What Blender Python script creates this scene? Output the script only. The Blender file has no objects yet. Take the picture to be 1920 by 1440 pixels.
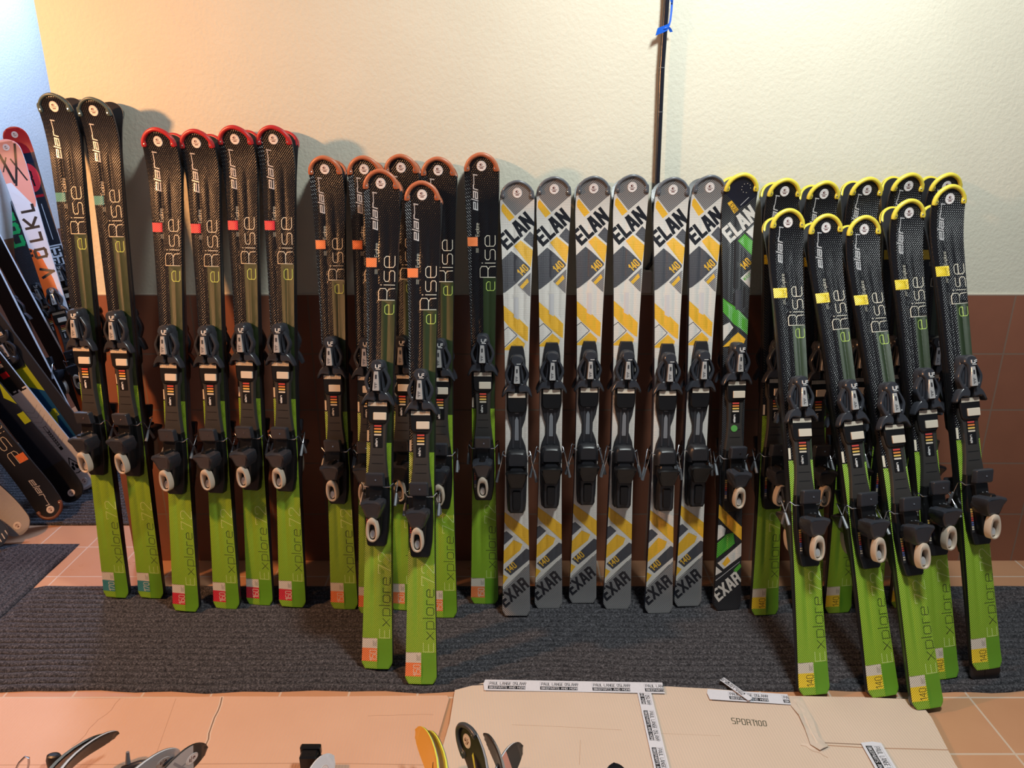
import bpy, math, random
from mathutils import Vector, Matrix
from mathutils.geometry import delaunay_2d_cdt
random.seed(7)
scene = bpy.context.scene
COL = scene.collection
PI = math.pi

# ------------------------------------------------------------------ camera
F, TP, DCAM, HCAM = 1400.0, 0.335, 2.4, 1.49       # focal length in px, tan(pitch), distance to the wall, height
cd = bpy.data.cameras.new('camera'); cam = bpy.data.objects.new('camera', cd); COL.objects.link(cam)
cd.sensor_fit = 'HORIZONTAL'; cd.sensor_width = 36.0; cd.lens = 36.0 * F / 1920.0
cd.clip_start = 0.05; cd.clip_end = 50
cam.location = (0, -DCAM, HCAM); cam.rotation_euler = (PI / 2 - math.atan(TP), 0, 0)
scene.camera = cam
CT = 1 / math.sqrt(1 + TP * TP); ST = TP * CT

# ------------------------------------------------------------------ world, exposure
w = bpy.data.worlds.new('world'); scene.world = w; w.use_nodes = True
w.node_tree.nodes['Background'].inputs[0].default_value = (0.62, 0.68, 0.8, 1)
w.node_tree.nodes['Background'].inputs[1].default_value = 0.14
scene.view_settings.view_transform = 'Standard'; scene.view_settings.look = 'None'
scene.view_settings.exposure = 0.38 ; scene.view_settings.gamma = 1.0; scene.view_settings.use_curve_mapping = False

# ------------------------------------------------------------------ lamps of the room
def lamp(name, loc, target, size, power, color, size_y=None):
    l = bpy.data.lights.new(name, 'AREA'); l.energy = power; l.color = color
    l.shape = 'RECTANGLE'; l.size = size; l.size_y = size_y or size
    o = bpy.data.objects.new(name, l); COL.objects.link(o); o.location = loc
    d = Vector(target) - Vector(loc); o.rotation_euler = d.to_track_quat('-Z', 'Y').to_euler()
    return o
lamp('warm_wall_lamp', (-2.25, -0.95, 1.85), (0.2, -0.1, 0.9), 0.10, 40, (1.0, 0.47, 0.19))
lamp('ceiling_lamp', (0.80, -1.12, 2.80), (0.60, -0.35, 0.4), 0.32, 45, (0.88, 0.95, 0.93))
lamp('corridor_lamp', (-1.95, 1.5, 2.85), (-2.1, 0.6, 0), 0.4, 52, (0.47, 0.66, 1.0))

# ------------------------------------------------------------------ pixel of the 1920x1440 frame -> point
def ray(px, py):
    a = (px - 960) / F; b = (py - 720) / F
    return Vector((a, CT - b * ST, -ST - b * CT))
CP = Vector((0, -DCAM, HCAM))
def on_floor(px, py, z=0.0):
    r = ray(px, py); return CP + r * ((z - HCAM) / r.z)
def on_y(px, py, y):
    r = ray(px, py); return CP + r * ((y + DCAM) / r.y)

# ------------------------------------------------------------------ materials
MATS = {}
def _m(name):
    m = bpy.data.materials.new(name); m.use_nodes = True
    return m, m.node_tree, m.node_tree.nodes['Principled BSDF']
def math_node(nt, op, a, b=None, c=None):
    n = nt.nodes.new('ShaderNodeMath'); n.operation = op
    for i, v in enumerate((a, b, c)):
        if v is None: continue
        if isinstance(v, (int, float)): n.inputs[i].default_value = v
        else: nt.links.new(v, n.inputs[i])
    return n.outputs[0]
def weave_height(nt, pitch, kind):
    """height 0..1 of the embossed weave, from the ski's own (x, s) coordinates stored as UV"""
    uv = nt.nodes.new('ShaderNodeUVMap'); uv.uv_map = 'ski'
    sp = nt.nodes.new('ShaderNodeSeparateXYZ'); nt.links.new(uv.outputs[0], sp.inputs[0])
    x, s = sp.outputs[0], sp.outputs[1]
    if kind == 'herring':
        ax = math_node(nt, 'ABSOLUTE', math_node(nt, 'ADD', x, 0.034))
        ph = math_node(nt, 'SUBTRACT', s, math_node(nt, 'MULTIPLY', ax, 1.15))
        h = math_node(nt, 'SINE', math_node(nt, 'MULTIPLY', ph, 2 * PI / pitch))
        ph2 = math_node(nt, 'SINE', math_node(nt, 'MULTIPLY', math_node(nt, 'ADD', x, math_node(nt, 'MULTIPLY', s, 0.25)), 2 * PI / (pitch * .8)))
        h = math_node(nt, 'POWER', math_node(nt, 'MULTIPLY_ADD', h, 0.5, 0.5), 3.0)
        return math_node(nt, 'MULTIPLY', h, math_node(nt, 'MULTIPLY_ADD', ph2, 0.3, 1.2))
    if kind == 'diag':
        ph = math_node(nt, 'SUBTRACT', s, math_node(nt, 'MULTIPLY', x, 0.9))
        return math_node(nt, 'SINE', math_node(nt, 'MULTIPLY', ph, 2 * PI / pitch))
    a = math_node(nt, 'SINE', math_node(nt, 'MULTIPLY', math_node(nt, 'ADD', s, x), 2 * PI / pitch))
    b = math_node(nt, 'SINE', math_node(nt, 'MULTIPLY', math_node(nt, 'SUBTRACT', s, x), 2 * PI / pitch))
    return math_node(nt, 'MULTIPLY', a, b)
def mat(name, col, rough=0.45, metal=0.0, weave=None, pitch=0.0055, bump=0.4, col2=None, spec=0.5, coat=0.0):
    if name in MATS: return MATS[name]
    m, nt, p = _m(name); MATS[name] = m
    p.inputs['Base Color'].default_value = (*col, 1); p.inputs['Roughness'].default_value = rough
    p.inputs['Metallic'].default_value = metal; p.inputs['Specular IOR Level'].default_value = spec
    p.inputs['Coat Weight'].default_value = coat
    if weave:
        h = weave_height(nt, pitch, weave)
        bn = nt.nodes.new('ShaderNodeBump'); bn.inputs['Strength'].default_value = bump; bn.inputs['Distance'].default_value = 0.0009
        nt.links.new(h, bn.inputs['Height']); nt.links.new(bn.outputs[0], p.inputs['Normal'])
        if col2:
            mx = nt.nodes.new('ShaderNodeMix'); mx.data_type = 'RGBA'
            mx.inputs[6].default_value = (*col, 1); mx.inputs[7].default_value = (*col2, 1)
            f = math_node(nt, 'SMOOTH_MIN', math_node(nt, 'MAXIMUM', h, 0.0), 1.0, 0.1)
            nt.links.new(f, mx.inputs[0]); nt.links.new(mx.outputs[2], p.inputs['Base Color'])
    else:
        n = nt.nodes.new('ShaderNodeTexNoise'); n.inputs['Scale'].default_value = 60; n.inputs['Detail'].default_value = 3
        tc = nt.nodes.new('ShaderNodeTexCoord'); nt.links.new(tc.outputs['Object'], n.inputs['Vector'])
        r = math_node(nt, 'MULTIPLY_ADD', n.outputs[0], 0.12, rough - 0.06)
        nt.links.new(r, p.inputs['Roughness'])
    return m
def hexc(h):
    v = [int(h[i:i + 2], 16) / 255 for i in (0, 2, 4)]
    return tuple(c / 12.92 if c <= .04045 else ((c + .055) / 1.055) ** 2.4 for c in v)

# ------------------------------------------------------------------ mesh builder in local (x, s, h): h sticks out of the topsheet
class MB:
    def __init__(self): self.v = []; self.f = []; self.m = []; self.mats = []; self.uv = None
    def mi(self, m):
        if m not in self.mats: self.mats.append(m)
        return self.mats.index(m)
    def add(self, vs, fs, m):
        o = len(self.v); self.v += [(x, -h, s) for x, s, h in vs]; k = self.mi(m)
        for f in fs: self.f.append([i + o for i in f]); self.m.append(k)
    def addraw(self, vs, fs, m):
        o = len(self.v); self.v += [tuple(q) for q in vs]; k = self.mi(m)
        for f in fs: self.f.append([i + o for i in f]); self.m.append(k)
    def mound(self, out, levels, m, tilt=None, cap=None):
        """outline extruded through (inset, height) levels; tilt(s) is added to the height"""
        if area(out) < 0: out = out[::-1]
        n = len(out); vs = []
        for ins, h in levels:
            for x, s in inset(out, ins): vs.append((x, s, h + (tilt(x, s) if tilt else 0)))
        fs = []
        for l in range(len(levels) - 1):
            for i in range(n): fs.append((l * n + i, l * n + (i + 1) % n, (l + 1) * n + (i + 1) % n, (l + 1) * n + i))
        fs.append(tuple(range(n))[::-1]); self.add(vs, fs, m)
        t = (len(levels) - 1) * n
        self.add(vs[t:t + n], [tuple(range(n))], cap or m)
    def ring(self, out, inn, h0, h1, m, tilt=None):
        n = len(out); vs = []; r = 0.0022
        T = tilt or (lambda x, s: 0)
        loops = [(out, h0), (out, h1 - r), (lerp(out, inn, .22), h1), (lerp(out, inn, .78), h1), (inn, h1 - r), (inn, h0)]
        for lp, h in loops: vs += [(x, s, h + T(x, s)) for x, s in lp]
        fs = []
        for l in range(6):
            for i in range(n): a = l * n; b = ((l + 1) % 6) * n; fs.append((a + i, a + (i + 1) % n, b + (i + 1) % n, b + i))
        self.add(vs, fs, m)
    def tube(self, pts, r, m, n=8, raw=False):
        P = [Vector(p) if raw else Vector((p[0], -p[2], p[1])) for p in pts]; vs = []; prev = None
        rs = r if isinstance(r, (list, tuple)) else [r] * len(P)
        for i, p in enumerate(P):
            d = (P[min(i + 1, len(P) - 1)] - P[max(i - 1, 0)]).normalized()
            u = (prev - d * prev.dot(d)) if prev else d.orthogonal()
            u.normalize(); prev = u; vv = d.cross(u)
            for k in range(n): a = 2 * PI * k / n; vs.append(p + (u * math.cos(a) + vv * math.sin(a)) * rs[i])
        fs = [(i * n + k, i * n + (k + 1) % n, (i + 1) * n + (k + 1) % n, (i + 1) * n + k) for i in range(len(P) - 1) for k in range(n)]
        fs += [tuple(range(n))[::-1], tuple((len(P) - 1) * n + k for k in range(n))]
        self.addraw(vs, fs, m)
    def obj(self, name, parent=None, smooth=40, mesh_name=None):
        me = bpy.data.meshes.new(mesh_name or name); me.from_pydata(self.v, [], self.f)
        for m in self.mats: me.materials.append(m)
        me.polygons.foreach_set('material_index', self.m)
        if smooth:
            me.polygons.foreach_set('use_smooth', [True] * len(me.polygons)); me.set_sharp_from_angle(angle=math.radians(smooth))
        me.update(); me.validate()
        o = bpy.data.objects.new(name, me); COL.objects.link(o); o.parent = parent
        return o
def area(p): return sum(p[i][0] * p[(i + 1) % len(p)][1] - p[(i + 1) % len(p)][0] * p[i][1] for i in range(len(p))) / 2
def lerp(a, b, t): return [(p[0] + (q[0] - p[0]) * t, p[1] + (q[1] - p[1]) * t) for p, q in zip(a, b)]
def inset(p, d):
    if d == 0: return list(p)
    n = len(p); o = []
    for i in range(n):
        a, b, c = Vector(p[i - 1]), Vector(p[i]), Vector(p[(i + 1) % n])
        e1 = (b - a).normalized(); e2 = (c - b).normalized()
        n1 = Vector((-e1.y, e1.x)); n2 = Vector((-e2.y, e2.x)); nn = n1 + n2
        L = nn.length_squared
        q = b + nn * (2 * d / L if L > .5 else d)
        o.append((q.x, q.y))
    return o
def rrect(x0, x1, s0, s1, r, n=4):
    o = []
    for cx, cy, a0 in ((x1 - r, s0 + r, -90), (x1 - r, s1 - r, 0), (x0 + r, s1 - r, 90), (x0 + r, s0 + r, 180)):
        for k in range(n + 1): a = math.radians(a0 + 90 * k / n); o.append((cx + r * math.cos(a), cy + r * math.sin(a)))
    return o
def ell(cx, cy, rx, ry, n=24, p=1.0):
    f = lambda v: math.copysign(abs(v) ** p, v)
    return [(cx + rx * f(math.cos(2 * PI * k / n)), cy + ry * f(math.sin(2 * PI * k / n))) for k in range(n)]
def sym(pts, cx=0.0):      # pts: (s, halfwidth), any order along s
    return [(cx + w_, s) for s, w_ in pts] + [(cx - w_, s) for s, w_ in reversed(pts)]
def cr(pts, n=5):          # closed smooth curve through points
    o = []; N = len(pts)
    for i in range(N):
        p0, p1, p2, p3 = (Vector(pts[(i + k) % N]) for k in (-1, 0, 1, 2))
        for j in range(n):
            t = j / n
            q = 0.5 * ((2 * p1) + (p2 - p0) * t + (2 * p0 - 5 * p1 + 4 * p2 - p3) * t * t + (3 * p1 - p0 - 3 * p2 + p3) * t ** 3)
            o.append((q.x, q.y))
    return o

# ------------------------------------------------------------------ stroke letters (x 0.., y 0..1)
G = {
 'e': (.5, [[(0, .36), (.5, .36), (.5, .54), (.4, .66), (.1, .66), (0, .56), (0, .1), (.1, 0), (.5, 0)]]),
 'R': (.52, [[(0, 0), (0, 1), (.4, 1), (.52, .9), (.52, .58), (.42, .48), (0, .48)], [(.36, .48), (.5, .36), (.52, 0)]]),
 'i': (.0, [[(0, 0), (0, .66)], [(0, .82), (0, .88)]]),
 's': (.48, [[(.46, .66), (.1, .66), (0, .58), (0, .42), (.08, .34), (.4, .34), (.48, .26), (.48, .08), (.4, 0), (0, 0)]]),
 'x': (.5, [[(0, 0), (.5, .66)], [(0, .66), (.5, 0)]]),
 'p': (.5, [[(0, -.3), (0, .66), (.4, .66), (.5, .56), (.5, .1), (.4, 0), (0, 0)]]),
 'l': (.0, [[(0, 0), (0, 1)]]),
 'o': (.5, [[(.1, 0), (0, .1), (0, .56), (.1, .66), (.4, .66), (.5, .56), (.5, .1), (.4, 0), (.1, 0)]]),
 'r': (.3, [[(0, 0), (0, .66), (.3, .66)]]),
 'a': (.5, [[(.05, .66), (.4, .66), (.5, .56), (.5, 0), (.1, 0), (0, .1), (0, .26), (.1, .36), (.5, .36)]]),
 'n': (.5, [[(0, 0), (0, .66), (.4, .66), (.5, .56), (.5, 0)]]),
 'v': (.5, [[(0, .66), (.25, 0), (.5, .66)]]),
 'k': (.45, [[(0, 0), (0, 1)], [(.45, .66), (0, .28)], [(.15, .4), (.45, 0)]]),
 'E': (.5, [[(.5, 1), (0, 1), (0, 0), (.5, 0)], [(0, .5), (.42, .5)]]),
 'X': (.56, [[(0, 0), (.56, 1)], [(0, 1), (.56, 0)]]),
 'A': (.6, [[(0, 0), (.22, 1), (.38, 1), (.6, 0)], [(.1, .3), (.5, .3)]]),
 'L': (.45, [[(0, 1), (0, 0), (.45, 0)]]),
 'N': (.56, [[(0, 0), (0, 1), (.56, 0), (.56, 1)]]),
 'P': (.5, [[(0, 0), (0, 1), (.42, 1), (.5, .9), (.5, .55), (.42, .45), (0, .45)]]),
 'U': (.52, [[(0, 1), (0, .1), (.1, 0), (.42, 0), (.52, .1), (.52, 1)]]),
 'G': (.52, [[(.52, 1), (.1, 1), (0, .9), (0, .1), (.1, 0), (.52, 0), (.52, .5), (.28, .5)]]),
 'O': (.52, [[(.1, 0), (0, .1), (0, .9), (.1, 1), (.42, 1), (.52, .9), (.52, .1), (.42, 0), (.1, 0)]]),
 'S': (.5, [[(.5, 1), (.1, 1), (0, .92), (0, .6), (.1, .5), (.42, .5), (.5, .4), (.5, .08), (.42, 0), (0, 0)]]),
 'Y': (.5, [[(0, 1), (0, .55), (.25, .45), (.5, .55), (.5, 1)], [(.25, .45), (.25, 0)]]),
 'B': (.5, [[(0, 0), (0, 1), (.4, 1), (.47, .9), (.47, .6), (.4, .5), (0, .5)], [(.4, .5), (.5, .4), (.5, .1), (.42, 0), (0, 0)]]),
 'I': (.0, [[(0, 0), (0, 1)]]),
 'K': (.5, [[(0, 0), (0, 1)], [(.5, 1), (.05, .5), (.5, 0)]]),
 'T': (.5, [[(0, 1), (.5, 1)], [(.25, 1), (.25, 0)]]),
 'M': (.66, [[(0, 0), (0, 1), (.33, .4), (.66, 1), (.66, 0)]]),
 'D': (.52, [[(0, 0), (0, 1), (.36, 1), (.52, .82), (.52, .18), (.36, 0), (0, 0)]]),
 'C': (.5, [[(.5, 1), (.1, 1), (0, .9), (0, .1), (.1, 0), (.5, 0)]]),
 'W': (.8, [[(0, 1), (.18, 0), (.4, .8), (.62, 0), (.8, 1)]]),
 'V': (.56, [[(0, 1), (.28, 0), (.56, 1)]]),
 'Q': (.56, [[(0, 1), (.28, 0), (.56, 1)]]),
 'F': (.45, [[(0, 0), (0, 1), (.45, 1)], [(0, .5), (.4, .5)]]),
 '0': (.46, [[(.1, 0), (0, .1), (0, .9), (.1, 1), (.36, 1), (.46, .9), (.46, .1), (.36, 0), (.1, 0)]]),
 '1': (.2, [[(0, .78), (.2, 1), (.2, 0)]]),
 '2': (.5, [[(0, .75), (0, .9), (.1, 1), (.4, 1), (.5, .88), (.5, .68), (0, .05), (0, 0), (.5, 0)]]),
 '4': (.5, [[(.38, 0), (.38, 1), (0, .32), (.5, .32)]]),
 '5': (.48, [[(.48, 1), (0, 1), (0, .56), (.4, .56), (.48, .46), (.48, .1), (.4, 0), (0, 0)]]),
 '6': (.46, [[(.44, 1), (.1, 1), (0, .9), (0, .1), (.1, 0), (.36, 0), (.46, .1), (.46, .46), (.36, .56), (0, .56)]]),
 '7': (.5, [[(0, .84), (0, 1), (.5, 1), (.16, 0)]]),
 ' ': (.3, []), '.': (.0, [[(0, 0), (0, .06)]]),
}
def stroke(pts, wd):
    o = []
    for a, b in zip(pts[:-1], pts[1:]):
        a = Vector(a); b = Vector(b); d = b - a
        if d.length < 1e-6: continue
        d.normalize(); n = Vector((-d.y, d.x)) * wd / 2; e = d * wd / 2
        o.append([tuple(q) for q in (a - e - n, b + e - n, b + e + n, a - e + n)])
    return o
def text(txt, origin, e1, e2, wd, gap=.2, rough_cap=1.0):
    """stroke text as polygons; origin = baseline start, e1 = unit advance, e2 = letter-up (length = cap height)"""
    o = []; x = 0; O = Vector(origin); E1 = Vector(e1); E2 = Vector(e2)
    for ch in txt:
        gw, st = G[ch]
        for pl in st: o += stroke([O + E1 * (x + p[0]) + E2 * p[1] for p in pl], wd)
        x += gw + gap
    return o
def upright(txt, x, s, size, wd, gap=.2):      # reads up along the ski, letter tops to the left
    return text(txt, (x, s), (0, size), (-size, 0), wd, gap)
def text_len(txt, gap=.2): return sum(G[c][0] + gap for c in txt) - gap

# ------------------------------------------------------------------ CDT panel: painter's-order polygons cut into one surface
def inside(p, x, y):
    c = False; j = len(p) - 1
    for i in range(len(p)):
        xi, yi = p[i]; xj, yj = p[j]
        if (yi > y) != (yj > y) and x < (xj - xi) * (y - yi) / (yj - yi) + xi: c = not c
        j = i
    return c
def arrange(outline, paints, grid):
    vs = []; es = []; polys = []
    def addp(p):
        o = len(vs); n = len(p); vs.extend([Vector((q[0], q[1])) for q in p]); es.extend([(o + i, o + (i + 1) % n) for i in range(n)])
    addp(outline)
    for m, pl in paints:
        for p in pl:
            addp(p); xs = [q[0] for q in p]; ys = [q[1] for q in p]; polys.append((m, p, min(xs), max(xs), min(ys), max(ys)))
    vs.extend([Vector(g) for g in grid])
    V, E_, Fc, ov, oe, of = delaunay_2d_cdt(vs, es, [], 0, 1e-6, False)
    tris = []
    for f in Fc:
        x = sum(V[i].x for i in f) / len(f); y = sum(V[i].y for i in f) / len(f)
        if not inside(outline, x, y): continue
        a2 = abs((V[f[1]].x - V[f[0]].x) * (V[f[2]].y - V[f[0]].y) - (V[f[2]].x - V[f[0]].x) * (V[f[1]].y - V[f[0]].y))
        if a2 < 1e-12: continue
        m = None
        for mm, p, x0, x1, y0, y1 in reversed(polys):
            if x0 <= x <= x1 and y0 <= y <= y1 and inside(p, x, y): m = mm; break
        tris.append((list(f), m))
    used = sorted({i for f, m in tris for i in f}); re = {i: k for k, i in enumerate(used)}
    return [V[i] for i in used], [([re[i] for i in f], m) for f, m in tris]

# ------------------------------------------------------------------ the ski
def hw(kind, s):                                # half width
    L, wt, ww, wl = kind['L'], kind['wt'], kind['ww'], kind['wl']
    sw = .44 * L
    if s < sw: t = 1 - s / sw; w_ = ww + (wl - ww) * t ** 1.7
    else: t = min(1, (s - sw) / (L - .11 - sw)); w_ = ww + (wt - ww) * t ** 2.0
    rt = kind.get('tr', .058)
    if s > L - rt: q = (s - (L - rt)) / rt; w_ *= max(0, 1 - q ** 2.5) ** .5
    if s < .022: q = (.022 - s) / .022; w_ *= 1 - .26 * q ** 1.9
    return w_
def rise(kind, s):
    L = kind['L']; q = max(0, (s - (L - .17)) / .17)
    q2 = max(0, (.05 - s) / .05)
    return kind.get('rise', .040) * q * q + .004 * q2 * q2
def thick(kind, s):
    L = kind['L']; c = abs(s - .45 * L) / (.5 * L)
    return .0165 - .0095 * min(1, c) ** 1.5
def top(kind, x, s):
    w_ = max(hw(kind, s), .004); L = kind['L']; u = x / w_
    h = rise(kind, s) + thick(kind, s)
    h -= .0022 * max(0, (abs(u) - .86) / .14) ** 2
    f = min(1, max(0, (L - .10 - s) / .10)) * min(1, max(0, (s - .10) / .12))
    if kind.get('ridge', 1):
        h -= .0026 * f * (math.exp(-((x + .012) / .0045) ** 2) + .8 * math.exp(-((x - .020) / .005) ** 2))
        h += .0008 * f * (math.exp(-((x - .006) / .006) ** 2) + math.exp(-((x + .026) / .005) ** 2))
    return h
def outline(kind):
    L = kind['L']; ss = [0, .003, .007, .012, .02, .03] + [.05 + (L - .13) * k / 46 for k in range(47)]
    rt = .058
    ss += [L - rt + rt * q for q in (0, .2, .38, .53, .66, .76, .84, .9, .945, .975, .992)]
    ss = sorted(set(round(s, 4) for s in ss))
    return [(hw(kind, s), s) for s in ss] + [(0, L)] + [(-hw(kind, s), s) for s in reversed(ss)]
def ski_body(kind, root, name='ski_body'):
    out = outline(kind); L = kind['L']; grid = []
    s = .006
    while s < L - .004:
        w_ = hw(kind, s)
        for u in (-.86, -.7, -.56, -.42, -.3, -.18, -.06, .06, .18, .3, .42, .56, .7, .86): grid.append((u * w_, s))
        s += .02 if .05 < s < L - .18 else .009
    V, tris = arrange(out, kind['paint'], grid)
    b = MB(); base = kind['base']
    pts = [(v.x, v.y, top(kind, v.x, v.y)) for v in V]
    b.v = [(x, -h, s_) for x, s_, h in pts]
    ec = {}
    for f, m in tris:
        if sum((pts[f[i]][0] * pts[f[(i + 1) % len(f)]][1] - pts[f[(i + 1) % len(f)]][0] * pts[f[i]][1]) for i in range(len(f))) < 0: f = f[::-1]
        b.f.append(f); b.m.append(b.mi(m or base))
        for i in range(len(f)):
            e = (f[i], f[(i + 1) % len(f)]); k = (min(e), max(e))
            ec[k] = None if k in ec else e
    nt_ = len(b.f)
    side = b.mi(kind.get('side', M['side'])); bm_ = b.mi(kind.get('basem', M['side'])); low = {}
    def lo(i, d=0.0):
        if (i, d) not in low:
            x, s_, h = pts[i]; low[(i, d)] = len(b.v); b.v.append((x * (1 + .02), -(rise(kind, s_) + d), s_))
        return low[(i, d)]
    rim = []
    steel = b.mi(M['steel'])
    for e in ec.values():
        if e is None: continue
        a, c = e
        b.f.append([c, a, lo(a, .002), lo(c, .002)]); b.m.append(side)
        b.f.append([lo(c, .002), lo(a, .002), lo(a), lo(c)]); b.m.append(steel)
    # base: the same surface seen from below, welded to the edges
    for f in [list(f) for f in b.f[:nt_]]:
        b.f.append([lo(i) for i in reversed(f)]); b.m.append(bm_)
    me = bpy.data.meshes.new(name); me.from_pydata(b.v, [], b.f)
    for m in b.mats: me.materials.append(m)
    me.polygons.foreach_set('material_index', b.m)
    me.polygons.foreach_set('use_smooth', [i < nt_ for i in range(len(b.f))])
    uv = me.uv_layers.new(name='ski')
    for lp in me.loops: q = b.v[lp.vertex_index]; uv.data[lp.index].uv = (q[0], q[2])
    # smooth normals of the analytic surface, so the printed letters leave no trace in the shading
    nrm = []; d = .0015
    ns = []
    for i, (x, s_, h) in enumerate(pts):
        gx = (top(kind, x + d, s_) - top(kind, x - d, s_)) / (2 * d) if abs(x) < hw(kind, s_) - .002 else 0
        gs = (top(kind, x * .98, s_ + d) - top(kind, x * .98, s_ - d)) / (2 * d) if .004 < s_ < L - .01 else 0
        n = Vector((-gx, -1, -gs)).normalized(); ns.append(n)
    for p in me.polygons:
        for li in p.loop_indices:
            vi = me.loops[li].vertex_index
            nrm.append(ns[vi] if (p.index < nt_ and vi < len(ns)) else p.normal)
    me.normals_split_custom_set([tuple(n) for n in nrm])
    me.update()
    ob = bpy.data.objects.new(name, me); COL.objects.link(ob); ob.parent = root
    return ob
def tip_guard(kind, root, m, big=True):
    b = MB(); L = kind['L']; N = 26; s0 = L - .046; pts = []
    for k in range(N + 1):
        u = -1 + 2 * k / N; q = math.cos(u * PI / 2)
        s = s0 + (L - s0) * max(q, 0) ** .9
        x = math.copysign(hw(kind, min(s, L - .0003)), u) if abs(u) > 1e-6 else 0
        pts.append((x, s))
    r = .0066 if big else .0048
    P = [(x - math.copysign(.0036, x) * min(1, abs(x) / .02), s - .0036, rise(kind, s) + .0045) for x, s in pts]
    b.tube(P, [r * .8] + [r] * (N - 1) + [r * .8], m, 10)
    hubs = []
    for sgn in (-1, 1):
        cx = sgn * (hw(kind, s0) - .0095); cs = s0 + .003; hz = top(kind, cx, cs); hubs.append((cx, cs, hz))
        b.mound(cr([(cx - sgn * .006, cs - .001), (cx - sgn * .003, cs - .008), (cx + sgn * .005, cs - .008), (cx + sgn * .0085, cs - .002), (cx + sgn * .0075, cs + .012), (cx + sgn * .001, cs + .018), (cx - sgn * .004, cs + .009)], 4), [(0, hz - .004), (0, hz + .0020), (.0015, hz + .0034), (.003, hz + .0040)], m, tilt=lambda x, s: rise(kind, s) - rise(kind, cs))
    o = b.obj('tip_guard', root, 60)
    for cx, cs, hz in hubs:
        rv = MB(); rv.mound(ell(cx, cs, .0026, .0026, 12), [(0, hz), (0, hz + .0044), (.0010, hz + .0052)], M['chrome']); rv.obj('rivet', o)
    return o
def sticker(kind, root, at=None):
    b = MB(); L = kind['L']; cs = at or L - .036; R_ = .0145
    H_ = lambda x, s: top(kind, x, s) + .0009
    rings = [0, .5, 1]; vs = [(0, cs, H_(0, cs))]; fs = []; n = 24
    for r in (.5, .95, 1.0):
        for k in range(n):
            a = 2 * PI * k / n; x = R_ * r * math.cos(a); s = cs + R_ * r * math.sin(a)
            vs.append((x, s, H_(x, s) - (.0008 if r == 1 else 0)))
    for k in range(n):
        fs.append((0, 1 + k, 1 + (k + 1) % n))
        for q in range(2): a = 1 + q * n; c = a + n; fs.append((a + k, c + k, c + (k + 1) % n, a + (k + 1) % n))
    b.add(vs, fs, M['sticker'])
    def flat(polys, m, dz=.0014):
        for p in polys:
            if area(p) < 0: p = p[::-1]
            b.add([(x, s, top(kind, x, s) + dz) for x, s in p], [tuple(range(len(p)))], m)
    for k in range(14):
        a = PI * k / 13; a2 = PI * (k + .5) / 13
        flat([[(.0125 * math.cos(a), cs + .0125 * math.sin(a)), (.0132 * math.cos(a), cs + .0132 * math.sin(a)), (.0132 * math.cos(a2), cs + .0132 * math.sin(a2)), (.0125 * math.cos(a2), cs + .0125 * math.sin(a2))]], M['red_ink'])
    flat([ell(-.001, cs + .0042, .0044, .0030, 12)], M['red_ink'])
    flat([ell(.0006, cs + .0040, .0018, .0014, 8)], M['sticker'], .0017)
    flat([[(-.009, cs - .0018), (.009, cs - .0018), (.009, cs - .0008), (-.009, cs - .0008)], [(-.005, cs - .0065), (.005, cs - .0065), (.005, cs - .0042), (-.005, cs - .0042)]], M['red_ink'])
    return b.obj('rental_sticker', root, 30)

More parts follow.
